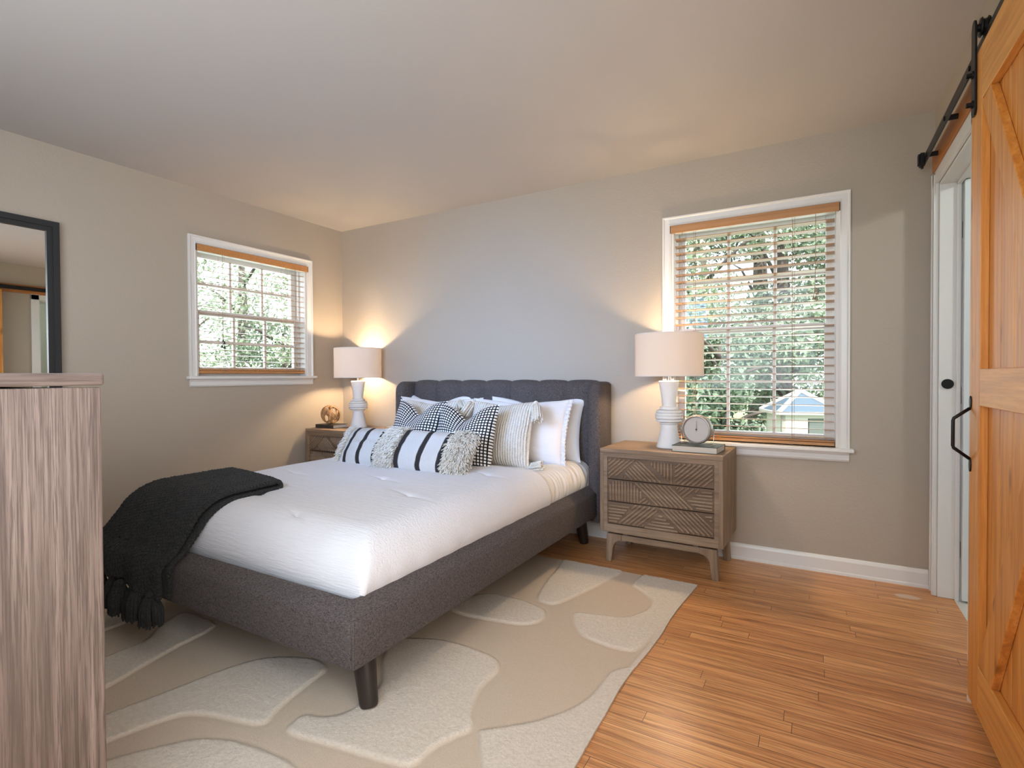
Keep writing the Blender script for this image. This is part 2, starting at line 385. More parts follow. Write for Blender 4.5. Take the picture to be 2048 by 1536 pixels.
struct('floor_added_hall', MB().box(RX+.065, 5.6, -3.75, -2.6, -.06, 0), 'oak_floor'); struct('ceiling_added_hall', MB().box(RX+.12, 5.6, -3.75, -2.6, 2.40, 2.5), 'ceiling_paint')  # made-up hall box behind the added opening, closes off the sun
struct('wall_added_hall_far', MB().box(5.5, 5.6, -3.75, -2.6, 0, 2.4), 'wall_paint'); struct('wall_added_hall_front', MB().box(RX+.12, 5.5, -3.85, -3.75, 0, 2.4), 'wall_paint')
wall_with_hole('wall_front', 'x', -WT, RX+.12, FY-WT, FY, (1.1, 4.0, .9, 2.2))
# profiled baseboards with a shoe moulding
def base(name, run, a, b, sgn=1):
    prof = [(0, 0), (.019, 0), (.018, .012), (.013, .018), (.012, .075), (.009, .084), (.006, .090), (0, .094)]
    mb = MB()
    if run == 'back': mb.prism([(-d, z) for d, z in prof], 'x', a, b)
    elif run == 'left': mb.prism([(d, z) for d, z in prof], 'y', a, b)
    elif run == 'right': mb.prism([(RX-d, z) for d, z in prof], 'y', a, b)
    else: mb.prism([(FY+d, z) for d, z in prof], 'x', a, b)
    struct(name, mb, 'white_trim')
base('baseboard_back', 'back', .019, RX-.019); base('baseboard_left', 'left', FY, 0)
base('baseboard_right', 'right', -2.63, -.96); base('baseboard_front', 'front', .019, RX-.019)

def window(name, label_loc, L, half, lower, lift):
    """double-hung window built in its own frame: local x along the wall, local -y into the room"""
    w = bpy.data.objects.new(name, None); COL.objects.link(w); w['kind'] = 'structure'
    w.location, w.rotation_euler = label_loc
    H0, H1 = lower, 2.052; hw = half
    # casing with mitred corners and a moulded profile
    mb = MB(); cw = .054
    prof = [(0, 0), (0, .010), (.006, .013), (.014, .010), (.040, .012), (.046, .020), (.054, .020), (.054, 0)]   # (outwards, thickness)
    def side(pts_at):
        vs = []
        for p in prof: vs.append(pts_at(p, 0))
        for p in prof: vs.append(pts_at(p, 1))
        n = len(prof); mb.add(vs, [tuple(range(n)), tuple(range(n, 2*n))[::-1]]+[(i, n+i, n+(i+1) % n, (i+1) % n) for i in range(n)])
    side(lambda p, k: (-hw-p[0], -p[1], H0 if k == 0 else H1+p[0]))
    side(lambda p, k: (hw+p[0], -p[1], H1+p[0] if k == 0 else H0))
    side(lambda p, k: ((-hw-p[0]) if k == 0 else (hw+p[0]), -p[1], H1+p[0]))
    build('window_casing', mb, 'white_trim', w)
    build('window_stool', MB().box(-hw-.075, hw+.075, -.045, .0, H0-.022, H0).box(-hw, hw, 0, .06, H0-.022, H0), 'white_trim', w, bevel=.006)
    ap = [(0, 0), (-.010, 0), (-.016, .010), (-.012, .018), (-.012, .036), (-.020, .044), (-.020, .052), (0, .052)]
    build('window_apron', MB().prism([(y, H0-.074+z) for y, z in ap], 'x', -hw-.052, hw+.052), 'white_trim', w)
    mb = MB()   # jamb liners
    mb.box(-hw, -hw+.012, 0, WT, H0, H1).box(hw-.012, hw, 0, WT, H0, H1).box(-hw, hw, 0, WT, H1-.012, H1).box(-hw, hw, .06, WT, H0-.022, H0+.005)
    mb.box(-hw+.012, -hw+.026, .068, .078, H0, H1).box(hw-.026, hw-.012, .068, .078, H0, H1)
    build('window_jamb', mb, 'white_trim', w)
    mid = lift
    def sash(nm, y, z0, z1, st, bot, top):
        a, b = -hw+.014, hw-.014; mb = MB()
        mb.box(a, a+st, y, y+.034, z0, z1).box(b-st, b, y, y+.034, z0, z1).box(a+st, b-st, y, y+.034, z0, z0+bot).box(a+st, b-st, y, y+.034, z1-top, z1)
        f = build(nm, mb, 'white_trim', w, bevel=.004)
        ga, gb, gz0, gz1 = a+st, b-st, z0+bot, z1-top; mm = MB()
        for k in (1, 2):
            x = ga+(gb-ga)*k/3; mm.box(x-.0085, x+.0085, y+.006, y+.028, gz0, gz1)
        zz = (gz0+gz1)/2; mm.box(ga, gb, y+.007, y+.027, zz-.0085, zz+.0085)
        build('muntin_grid', mm, 'white_trim', f)
        build('glass_pane', MB().box(ga-.005, gb+.005, y+.015, y+.019, gz0-.005, gz1+.005), 'pane_glass', f)
    sash('lower_sash', .078, H0+.004, mid+.018, .052, .058, .036)
    sash('upper_sash', .116, mid-.018, H1-.012, .046, .036, .052)
    build('sash_lock', MB().box(-.022, .022, .062, .080, mid+.018, mid+.030), 'white_trim', w, bevel=.004)
    return w
window('window_1', ((3.429, 0, 0), (0, 0, 0)), None, .451, .700, 1.385)
window('window_2', ((0, -.859, 0), (0, 0, math.pi/2)), None, .461, 1.118, 1.580)
# added unseen window behind the camera, made to let fill light in
w3 = bpy.data.objects.new('window_added', None); COL.objects.link(w3); w3['kind'] = 'structure'
mb = MB(); y0 = FY
mb.box(1.04, 1.1, y0, y0+.02, .84, 2.26).box(4.0, 4.06, y0, y0+.02, .84, 2.26).box(1.1, 4.0, y0, y0+.02, 2.2, 2.26).box(1.02, 4.08, y0, y0+.05, .86, .9)
build('window_casing', mb, 'white_trim', w3)
mb = MB()
for x in (1.1, 2.53, 3.96): mb.box(x, x+.04, y0-.05, y0-.01, .9, 2.2)
mb.box(1.1, 4.0, y0-.05, y0-.01, .9, .94).box(1.1, 4.0, y0-.05, y0-.01, 2.16, 2.2); build('window_sash', mb, 'white_trim', w3)
struct('sun_block_roof', MB().box(-.4, 4.6, FY-1.7, FY-WT-.02, 2.47, 2.56), 'roof_felt')           # unseen roof added to block the sun at this window
# doorway in the right wall: casing, jamb with stop, header casing, and the white inner door leaf
d1 = bpy.data.objects.new('door_1', None); COL.objects.link(d1); d1['kind'] = 'structure'
mb = MB()
for a, b in ((-.105, -.030), (-.875, -.80)):
    mb.box(RX-.016, RX, a, b, 0, 2.12)
mb.box(RX-.016, RX, -.875, -.030, 2.045, 2.105); mb.box(RX-.021, RX-.016, -.105, -.085, 0, 2.09); mb.box(RX-.021, RX-.016, -.045, -.030, 0, 2.105)
build('door_casing', mb, 'white_trim', d1, bevel=.004)
mb = MB(); mb.box(RX, RX+.12, -.117, -.105, 0, 2.045).box(RX, RX+.12, -.80, -.788, 0, 2.045).box(RX, RX+.12, -.80, -.105, 2.033, 2.045)
mb.box(RX+.065, RX+.082, -.132, -.117, 0, 2.033).box(RX+.065, RX+.082, -.788, -.773, 0, 2.033).box(RX+.065, RX+.082, -.788, -.117, 2.018, 2.033)
build('door_jamb', mb, 'white_trim', d1, bevel=.003)
p = MB().cyl((4.331, -.117, 1.056), (4.331, -.123, 1.056), .024, n=28); p.cyl((4.331, -.123, 1.056), (4.331, -.1255, 1.056), .017, n=24)
build('flush_plate', p, 'black_metal', d1)['label'] = 'small round black plate on the white jamb'
d2 = bpy.data.objects.new('door_2', None); COL.objects.link(d2); d2['kind'] = 'structure'
build('door_leaf', MB().box(4.385, 5.10, -.155, -.120, .012, 2.03), 'white_door', d2, bevel=.003)
mb = MB()
for z0, z1 in ((.2, .85), (1.0, 1.86)):
    for a, b in ((4.49, 4.70), (4.79, 5.0)):
        for q in ((a, a+.012, z0, z1), (b-.012, b, z0, z1), (a, b, z0, z0+.012), (a, b, z1-.012, z1)): mb.box(q[0], q[1], -.161, -.154, q[2], q[3])
build('door_moulding', mb, 'white_door', d2, bevel=.002)
for z in (.25, 1.0, 1.8): build('door_hinge', MB().cyl((4.388, -.118, z-.04), (4.388, -.118, z+.04), .006), 'chrome', d2)
# room beyond the doorway
struct('floor_bathroom', MB().box(4.362, 6.3, -2.6, .2, -.06, .001), 'bath_tile')
struct('ceiling_bathroom', MB().box(RX+.12, 6.3, -2.6, .2, 2.40, 2.5), 'ceiling_paint')
struct('wall_bathroom_far', MB().box(6.2, 6.3, -2.6, .2, 0, 2.4), 'bath_wall')
struct('wall_bathroom_back', MB().box(RX+.12, 6.2, .10, .2, 0, 2.4), 'bath_wall')
struct('wall_bathroom_front', MB().box(RX+.12, 6.2, -2.6, -2.5, 0, 2.4), 'bath_wall')
bl = thing('added_ceiling_light', 'round white flush ceiling light, unseen and added, in the room beyond the doorway', 'ceiling light', (5.3, -1.1, 2.40))  # unseen fitting and point light added to brighten the bathroom
build('light_base', MB().lathe([(.12, -.02), (.12, 0)], 32), 'white_plaster', bl)
build('light_diffuser', MB().lathe([(.02, -.075), (.07, -.068), (.105, -.045), (.115, -.021)], 32), 'lamp_shade_linen', bl, smooth=True)
pl = bpy.data.lights.new('bathroom_bulb', 'POINT'); pl.energy = 26; pl.color = (.93, 1, .97); pl.shadow_soft_size = .08
po = bpy.data.objects.new('bathroom_bulb', pl); COL.objects.link(po); po.location = (5.3, -1.1, 2.27)
struct('trim_2', MB().box(4.275, RX, -2.45, -.058, 2.106, 2.204), 'pine_ledger', bevel=.002)       # ledger board that carries the track

# ================================================================== BED
bed = thing('bed', 'wingback platform bed upholstered in charcoal grey fabric with dark tapered legs', 'bed', (1.715, -1.15, 0))
def L(mb): return mb.xf(Matrix.Translation((-1.715, 1.15, 0)))
BX0, BX1, BY0 = .878, 2.556, -2.282
def rail(nm, P, Q, inn, m0, m1):
    """upholstered rail from P to Q (outer face), inn = inward normal, m0/m1 = mitre (1) or square (0) ends"""
    P, Q, inn = Vector(P), Vector(Q), Vector(inn); d = (Q-P).normalized()
    pr = [(.0, .205), (-.004, .215), (-.004, .345), (.0, .356), (.010, .366), (.044, .392), (.056, .395), (.064, .388), (.064, .205)]
    mb = MB(); TT = [0, .002, .004, .007, .012, .03]+[.03+.94*q/20 for q in range(1, 20)]+[.97, .988, .993, .996, .998, 1]; N = len(TT)-1; vs = []
    for i in range(N+1):
        t = TT[i]
        for k, (o, z) in enumerate(pr):
            a = P+d*(o*m0); b = Q-d*(o*m1); puff = .0025*math.sin(math.pi*min(max((z-.2)/.16, 0), 1))*(1 if o <= 0 else 0)
            e = .007*(1-sm(0, .010, t)+sm(.990, 1, t)) if o < .06 else 0
            vs.append(a.lerp(b, t)+inn*(o+e-puff)+Vector((0, 0, z)))
    n = len(pr); fs = [(i*n+j, i*n+(j+1) % n, (i+1)*n+(j+1) % n, (i+1)*n+j) for i in range(N) for j in range(n)]
    fs += [tuple(range(n))[::-1], tuple(N*n+j for j in range(n))]; mb.add(vs, fs)
    o = build(nm, L(mb), 'bed_fabric', bed, smooth=True, angle=50)
    st = MB(); a = P+d*(.006); b = Q-d*.006
    st.tube([a.lerp(b, i/40)+inn*.0035+Vector((0, 0, .359)) for i in range(41)], .0016, 5); build('stitched_seam', L(st), 'bed_fabric', o)
rail('foot_rail', (BX0, BY0, 0), (BX1, BY0, 0), (0, 1, 0), 1, 1)
rail('side_rail', (BX1, BY0, 0), (BX1, -.20, 0), (-1, 0, 0), 1, 0)
rail('side_rail', (BX0, -.20, 0), (BX0, BY0, 0), (1, 0, 0), 0, 1)
mb = MB().box(BX0+.05, BX1-.05, BY0+.05, -.1, .215, .24); build('slat_base', L(mb), 'dark_wood', bed)
for x, y, dx, dy, z0 in ((2.424, -2.118, .066, -.034, .009), (1.008, -2.118, -.066, -.034, .009), (2.420, -.20, .03, .02, 0), (1.012, -.20, -.03, .02, 0)):
    build('leg', L(MB().tube([(x+dx*1.0, y+dy, z0), (x+dx*.97, y+dy*.97, z0+.008), (x, y, .216)], [.0275, .0305, .044], 24)), 'dark_wood', bed, smooth=True, angle=50)
# headboard: seven vertical channels between two wings
X0, X1 = .925, 2.505; N = 7; nx, nz = N*14, 26; P = []
for i in range(nx+1):
    u = i/nx; c = (u*N) % 1 if i < nx else 1.0; bulge = abs(math.sin(math.pi*c))**.5; row = []
    for j in range(nz+1):
        v = j/nz
        if v < .72: y, z = -.085, .22+v/.72*.78
        else:
            a = (v-.72)/.28*math.radians(150); y, z = -.045-.040*math.cos(a), 1.0+.068*math.sin(a)
        nb = .038*bulge+.004*vnoise(i*.3, j*.4)*bulge; k = sm(0, .72, 1) if v < .72 else 1
        if v < .72: yy, zz = y-nb, z
        else: yy, zz = y-nb*max(math.cos(a), 0), z+nb*.32*math.sin(a)
        row.append((X0+(X1-X0)*u, yy, zz))
    P.append(row)
build('headboard_panel', L(MB().grid(P)), 'bed_fabric', bed, smooth=True)
build('headboard_back', L(MB().box(X0, X1, -.058, -.026, .2, 1.035)), 'bed_fabric', bed)
for k in range(1, N):
    x = X0+(X1-X0)*k/N; build('channel_seam', L(MB().tube([(x, -.0865, .3+.7*i/12) for i in range(13)], .0035, 6)), 'bed_fabric', bed)
for s, x0, x1 in ((-1, .848, .928), (1, 2.502, 2.582)):
    # wing outline (y, z), slightly raked at the foot, rounded at the top front corner
    out = [(-.026, .17), (-.026, 1.066)]
    for i in range(9):
        a = math.radians(90+i*90/8); out.append((-.165+.078*math.cos(a), .990+.078*math.sin(a)))
    out += [(-.245, .80), (-.247, .40), (-.243, .17)]
    mb = MB(); vs = []; n = len(out); lev = [(0, .018), (.012, .006), (.03, 0), (.05, 0), (.068, .006), (.08, .018)]
    cy, cz = -.13, .62
    for dxx, ins in lev:
        for y, z in out: vs.append((x0+dxx, y+(ins if y < -.05 else 0), z-(ins if z > .9 else 0)))
    fs = [(a*n+j, (a+1)*n+j, (a+1)*n+(j+1) % n, a*n+(j+1) % n) for a in range(5) for j in range(n)]+[tuple(range(n)), tuple(5*n+j for j in range(n))[::-1]]
    mb.add(vs, fs); o = build('headboard_wing', L(mb), 'bed_fabric', bed, smooth=True, angle=45)
    for xs in (x0+.03, x0+.05):
        pass
# ---- mattress, comforter
CXB = 1.715
def top_z(x, y):
    q = (x-CXB)/.76
    return .575-.012*q*q-.010*sm(-1.3, -2.15, y)+.006*vnoise(x*3.1+4, y*2.7)+.004*vnoise(x*7, y*6+3)
def prof(s, a0, rx, rz, tail):
    """developed width s -> (offset, drop) over a rounded shoulder"""
    if s <= a0: return s, 0.0
    arc = math.pi/2*(rx+rz)/2; t = (s-a0)/arc
    if t <= 1: a = t*math.pi/2; return a0+rx*math.sin(a), rz*(1-math.cos(a))
    return a0+rx-.012*sm(0, tail, s-a0-arc), rz+min(s-a0-arc, tail)
tufts = [(1.60, -1.93), (2.21, -1.62), (1.86, -1.42), (1.30, -1.52), (2.26, -1.05), (2.02, -2.06), (1.62, -1.12)]
def cover_pt(s, t, cx, a0, rx, rz, tail, y_foot, yb0, ry, ryz, off, wr):
    ax, dz = prof(abs(s), a0, rx, rz, tail); x = cx+math.copysign(ax, s)
    if t <= yb0: y, dy = -t, 0.0
    else:
        o, dy = prof(t-yb0, 0, ry, ryz, tail); y = -(yb0+o)
    drop = (dz**5+dy**5)**.2
    z = top_z(x, y)-drop-off
    if wr:
        for k, (tx, ty) in enumerate(tufts):
            r = math.hypot(x-tx, y-ty); z -= .010*math.exp(-(r/.022)**2)
            ang = math.atan2(y-ty, x-tx); z -= .007*math.exp(-(r/.10)**2)*math.exp(-((y-ty+.25*(x-tx))/.012)**2)
    return x, y, z
def quilt(ns, nt, a0, rx, rz, tail, t0, yb0, ry, ryz, off, wr, cx=CXB, fold=None):
    smax = a0+math.pi/4*(rx+rz)+tail; tmax = yb0+math.pi/4*(ry+ryz)+tail; P = []
    for i in range(ns+1):
        s = -smax+2*smax*i/ns; row = []
        for j in range(nt+1):
            t = t0+(tmax-t0)*j/nt; x, y, z = cover_pt(s, t, cx, a0, rx, rz, tail, 0, yb0, ry, ryz, off, wr)
            side = sm(a0, a0+rx, abs(s)); foot = sm(yb0, yb0+.15, t)
            w = .005*vnoise(y*4+1, z*7)*side*(1-foot) if wr else 0
            w += .0012*math.sin(y*42+3*vnoise(y*6, 1))*side*(1-foot)*sm(.50, .42, z) if wr else 0
            x += math.copysign(w, s)
            if wr: y += (.006*vnoise(x*5, z*9+7))*foot
            if fold: x, y, z = fold(s, t, x, y, z, side)
            row.append((x, y, z))
        P.append(row)
    return MB().grid(P)
def sheet_fold(s, t, x, y, z, side):
    k = sm(1.05, .75, t)*side; x += math.copysign(k*(.012*math.sin(t*70+14*(z-.4)+5*vnoise(t*9, 2))+.004*math.sin(t*131)), s)
    return x, y, z
mt = thing('mattress', 'mattress in a wrinkled ivory fitted sheet showing beside the headboard', 'mattress', (CXB, -1.15, .24))
mb = quilt(90, 260, .655, .110, .120, .085, .135, 2.02, .13, .13, .018, False, fold=sheet_fold)
x0 = CXB-.74; mb.box(CXB-.74, CXB+.74, -2.13, -.135, .242, .40)
mb.xf(Matrix.Translation((-CXB, 1.15, -.24))); build('fitted_sheet', mb, 'sheet_cloth', mt, smooth=True, angle=70)
q = quilt(150, 190, .655, .125, .130, .060, .80, 2.022, .160, .150, 0, True)
co = build('comforter', q, 'comforter_cloth', smooth=True); tag(co, 'white crinkled comforter tucked over the foot of the bed', 'comforter')
sd = co.modifiers.new('thick', 'SOLIDIFY'); sd.thickness = .014; sd.offset = -1

# ---- throw blanket: a folded knitted strip lying over the foot of the bed
tb = thing('throw_blanket', 'black chunky knit throw with fat tassels draped over the bed foot', 'blanket', (1.29, -2.0, .4))
def path_pts(lift, end_y, zend):
    """centre line in (y, z) from the top end over the comforter's edge and down"""
    pts = []
    y = end_y
    while y > -2.02: pts.append((y, None)); y -= .02
    for a in range(0, 72, 8):
        r = math.radians(a); pts.append((-2.03-.172*math.sin(r)-lift*math.sin(r), ('d', .15*(1-math.cos(r)))))
    pts += [(-2.250-lift, .400), (-2.288-lift, .375), (-2.300-lift, .35)]
    z = .335
    while z > zend: pts.append((-2.300-lift+.004*math.sin(z*30), z)); z -= .02
    return pts
def throw_layer(lift, x0, x1, zend, knit, shear=.22, nx=150):
    P = []
    for i in range(nx+1):
        u = i/nx; xx = x0+(x1-x0)*u
        ey = -1.705-shear*(xx-1.0); pts = path_pts(lift, ey, zend+.03*math.sin(u*5)); row = []
        # arc-length resample
        q = []
        for y, z in pts:
            if z is None: zz = top_z(xx, y)+lift
            elif isinstance(z, tuple): zz = top_z(xx, -2.03)-z[1]+lift*math.cos(min(z[1]/.15, 1)*math.pi/2)
            else: zz = z
            q.append(Vector((xx, y, zz)))
        d = [0]
        for a, b in zip(q, q[1:]): d.append(d[-1]+(b-a).length)
        n = 260; k = 0
        for j in range(n+1):
            s = d[-1]*j/n
            while k < len(q)-2 and d[k+1] < s: k += 1
            f = (s-d[k])/max(d[k+1]-d[k], 1e-6); p = q[k].lerp(q[k+1], min(max(f, 0), 1)); tg = (q[k+1]-q[k]).normalized(); nn = Vector((0, tg.z, -tg.y))
            nn = nn if nn.z > -.2 and nn.y < .3 else -nn
            cx_ = u*.6/.0165; h = knit*math.sqrt(abs(math.sin(math.pi*cx_)))*(.45+.55*abs(math.sin(math.pi*(s/.0155+.5*(int(cx_) % 2)))))+knit*.35*vnoise(i*.5, j*.5)
            side = 4*(u-.5)**2; drape = sm(.55, 1.0, j/n)
            p = p+nn*(h+.010*drape*math.sin(u*16+2)*(1-.3*side)); p.x += -.03*drape*sm(.3, 1, j/n)*(u)+ -.035*drape*(1-u)
            row.append(tuple(p))
        P.append(row)
    return P
Tm = Matrix.Translation((-1.29, 2.0, -.4))
pa = throw_layer(.012, 1.0, 1.60, .255, .006); pb = throw_layer(.041, 1.0, 1.585, .245, .0095)
# the two layers meet in a round fold at the head end
mb = MB().grid(pa); o1 = build('lower_layer', mb.xf(Tm), 'throw_yarn', tb, smooth=True); md = o1.modifiers.new('t', 'SOLIDIFY'); md.thickness = .016; md.offset = 0
mb = MB().grid(pb); o2 = build('upper_layer', mb.xf(Tm), 'throw_yarn', tb, smooth=True); md = o2.modifiers.new('t', 'SOLIDIFY'); md.thickness = .018; md.offset = 0
P = []
for ra, rb in zip(pa, pb):
    a, b = Vector(ra[0]), Vector(rb[0]); c = (a+b)/2; r = (b-a).length/2; row = []
    for k in range(9):
        an = math.radians(-90+k*180/8); row.append((c.x, c.y+max(r, .012)*math.cos(an)*1.1, c.z+r*math.sin(an)))
    P.append(row)
o3 = build('folded_edge', MB().grid(P).xf(Tm), 'throw_yarn', tb, smooth=True); md = o3.modifiers.new('t', 'SOLIDIFY'); md.thickness = .017; md.offset = 0
def fat_tassel(top, r, h, dirn=(0, 0, -1), n=130):
    mb = MB(); top = Vector(top); mb.sphere((top.x, top.y, top.z-.010), .020, 12, (1, 1, .85))
    for i in range(n):
        a = R.uniform(0, 6.28); q = math.sqrt(R.random())*r; e = Vector((math.cos(a)*q, math.sin(a)*q*.8, -h*R.uniform(.93, 1.06)))
        s = Vector((math.cos(a)*q*.45, math.sin(a)*q*.4, -.018)); m1 = s.lerp(e, .45)+Vector((math.cos(a), math.sin(a), 0))*.010*R.uniform(.5, 1.3)
        mb.tube([top+s, top+m1, top+e], [.0035, .0048, .0036], 5)
    return mb
for i, (x, y) in enumerate(((1.505, -2.345), (1.425, -2.352), (1.35, -2.335), (1.27, -2.352), (1.19, -2.338), (1.11, -2.352), (1.03, -2.338), (.96, -2.35))):
    build('tassel', fat_tassel((x, y, .262+.012*math.sin(i*2.1)), .050, .128).xf(Tm), 'throw_yarn', tb, smooth=True)

# ================================================================== PILLOWS
def pillow_fn(w, h, th, ear=.07, chop=0, pw=2.4, seed=0, bot=1.0):
    def f(u, v, side):
        ex = 1-ear*(1-v*v)*abs(u)**3; ez = 1-ear*(1-u*u)*abs(v)**3
        x = w/2*u*ex; z = h/2*v*ez
        t = max((1-abs(u)**pw)*(1-abs(v)**pw), 0)**.55
        g = math.exp(-(abs(u)/.40)**1.5)
        if chop: z -= chop*g*sm(-.2, 1, v)*h; t *= 1-.25*g*sm(0, 1, v)*(1 if side < 0 else .3)
        y = side*th/2*t*(1+.22*bot*(-v)*.6)
        y += (.010*vnoise(u*2.3+seed, v*2.3+seed*1.7)+.005*vnoise(u*6+seed, v*5))*min(t*2, 1)
        return Vector((x, y, z+h/2))
    return f
def pillow_mb(f, w, h, n=44):
    mb = MB(); mb.uv = []
    for side in (-1, 1):
        P = []
        for i in range(n+1):
            u = -1+2*i/n; u = math.copysign(1-(1-abs(u))**1.35, u); row = []
            for j in range(n+1):
                v = -1+2*j/n; v = math.copysign(1-(1-abs(v))**1.35, v); row.append(f(u, v, side)); mb.uv.append(((u+1)/2*w, (v+1)/2*h))
            P.append(row if True else row)
        if side == 1:
            k0 = len(mb.v); mb.grid(P); nf = n*n; mb.f[-nf:] = [q[::-1] for q in mb.f[-nf:]]
        else: mb.grid(P)
    return mb
def place(o, x, y, z, lean, yaw, roll=0):
    o.matrix_world = Matrix.Translation((x, y, z)) @ Matrix.Rotation(yaw, 4, 'Z') @ Matrix.Rotation(-lean, 4, 'X') @ Matrix.Rotation(roll, 4, 'Y')
rad = math.radians
def plain(name, label, w, h, th, at, mat, cat='pillow', group=None, frill=False, **kw):
    f = pillow_fn(w, h, th, **kw); t = thing(name, label, cat, group=group)
    build('pillow_case', pillow_mb(f, w, h), mat, t, smooth=True)
    if frill:
        for edge in (0, 1):
            mb = MB(); P = []; n = 150
            for i in range(n+1):
                q = -1+2*i/n; e = Vector(f(-1 if edge == 0 else 1, q, 1)); sgn = -1 if edge == 0 else 1
                wv = .007*math.sin(i*.75+R.uniform(-.5, .5))
                P.append([e+Vector((-sgn*.006, 0, 0)), e+Vector((sgn*.012, wv*.6, 0)), e+Vector((sgn*.030, wv*1.3, .002*math.sin(i*1.3)))])
            mb.grid(P)
            o = build('ruffle', mb, mat, t, smooth=True); md = o.modifiers.new('t', 'SOLIDIFY'); md.thickness = .003
    place(t, *at); return t
BZ = .545
plain('pillow', 'plain white pillow against the headboard on the left side of the bed', .70, .44, .20, (1.175, -.20, BZ-.002, rad(14), rad(-1)), 'pillow_cloth', seed=3, chop=.22)
plain('pillow', 'plain white pillow against the headboard on the right side of the bed', .735, .435, .20, (2.070, -.215, BZ-.010, rad(13), rad(1)), 'pillow_cloth', seed=8, chop=.13)
plain('pillow_sham', 'white crinkled sham with ruffled ends, left, mostly hidden by other pillows', .72, .43, .19, (1.325, -.40, BZ+.0, rad(20), rad(0)), 'sham_cloth', frill=True, seed=5, chop=.05)
plain('pillow_sham', 'white crinkled sham with ruffled ends behind the tasselled right cushion', .70, .435, .19, (2.040, -.415, BZ-.008, rad(19), rad(2)), 'sham_cloth', frill=True, seed=11, chop=.05)
def yarn_tassel(p, d, n=22, ln=.135):
    p, d = Vector(p), Vector(d).normalized(); mb = MB(); mb.sphere(p+d*.012, .017, 12)
    a = d.orthogonal().normalized(); b = d.cross(a)
    for i in range(n):
        q = R.uniform(0, 6.28); rr = R.uniform(.008, .032); o = (a*math.cos(q)+b*math.sin(q)); l = ln*R.uniform(.88, 1.05)
        mb.tube([p+d*.016+o*.006, p+d*(l*.35)+o*(rr*.8+.005), p+d*(l*.7)+o*rr+Vector((0, 0, -.004)), p+d*l+o*rr*1.1+Vector((0, 0, -.010))], [.0052, .0056, .0054, .0046], 6)
    mb.tube([p+d*.028+(a*math.cos(k)+b*math.sin(k))*.013 for k in np.linspace(0, 6.28, 13)], .004, 5)
    return mb
def knit(label, at, corners, seed):
    w, h = .455, .425; f = pillow_fn(w, h, .17, ear=.06, seed=seed, chop=.045); t = thing('knit_cushion', label, 'cushion')
    build('cushion_cover', pillow_mb(f, w, h, 56), 'knit_cream', t, smooth=True)
    for (u, v), d, in corners: build('corner_tassel', yarn_tassel(f(u*.99, v*.99, -1), d), 'cream_yarn', t, smooth=True)
    place(t, *at)
knit('cream cable knit cushion with tassels, mostly hidden behind the left checked cushion', (1.405, -.585, BZ-.005, rad(20), rad(4)), (((1, 1), (.55, -.5, -.5)), ((1, -1), (.8, -.5, -.2)), ((-1, -1), (-.8, -.5, -.2))), 2)
knit('cream cable knit cushion with corner tassels, right of the checked cushions', (2.035, -.620, BZ-.006, rad(17), rad(4)), (((1, 1), (.35, -.35, -.9)), ((-1, 1), (-.15, -.5, -.75)), ((1, -1), (.9, -.45, .22)), ((-1, -1), (-.8, -.5, -.2))), 6)
def check(label, at, seed):
    w, h = .42, .42; f = pillow_fn(w, h, .19, ear=.055, seed=seed, chop=.23); t = thing('checked_cushion', label, 'cushion')
    o = build('cushion_cover', pillow_mb(f, w, h, 64), 'check_cloth', t, smooth=True); place(t, *at)
check('left checked black and white cushion, the one nearer the corner lamp', (1.490, -.790, BZ+.005, rad(18), rad(-3)), 4)
check('right checked black and white cushion, touching the cream tasselled knit cushion', (1.925, -.850, BZ-.010, rad(17), rad(3)), 9)
# fringed lumbar cushion
w, h = .98, .275; f = pillow_fn(w, h, .165, ear=.03, seed=13, pw=3.2); t = thing('lumbar_cushion', 'long cream lumbar cushion with black stripes and shaggy fringe bands', 'cushion')
mb = pillow_mb(f, w, h, 64); mb.uv = [(a/w, b/h) for a, b in mb.uv]; build('cushion_cover', mb, 'lumbar_cloth', t, smooth=True)
for (u0, u1, cnt) in ((-1.0, -.90, 520), (-.23, .065, 1700), (.755, 1.0, 1700)):
    mb = MB()
    for i in range(cnt):
        u = R.uniform(u0, u1); v = R.uniform(-.99, .99); sd_ = -1 if R.random() < .82 else 1; p = f(u, v, sd_)
        q = f(u, min(v+.02, 1), sd_); r_ = f(min(u+.02, 1), v, sd_); nrm = (r_-p).cross(q-p); nrm = nrm.normalized() if nrm.length > 1e-9 else Vector((0, -1, 0))
        if nrm.y*sd_ < 0: nrm = -nrm
        edge = .5 if abs(u) > .9 else 0
        d = (nrm+Vector((math.copysign(edge, u) if edge else R.uniform(-.6, .6), 0, R.uniform(-.9, .3)))).normalized(); l = R.uniform(.018, .036)
        b2 = p+d*l*.6+Vector((R.uniform(-.006, .006), 0, 0)); e = p+d*l+Vector((R.uniform(-.010, .010), R.uniform(-.004, .004), -l*.45))
        mb.tube([p, b2, e], [.0015, .0019, .0015], 4)
    o = build('fringe_band', mb, 'cream_yarn', t, smooth=True)
    md = o
place(t, 1.665, -1.135, BZ+.006, rad(33), rad(-.5), rad(-.3))

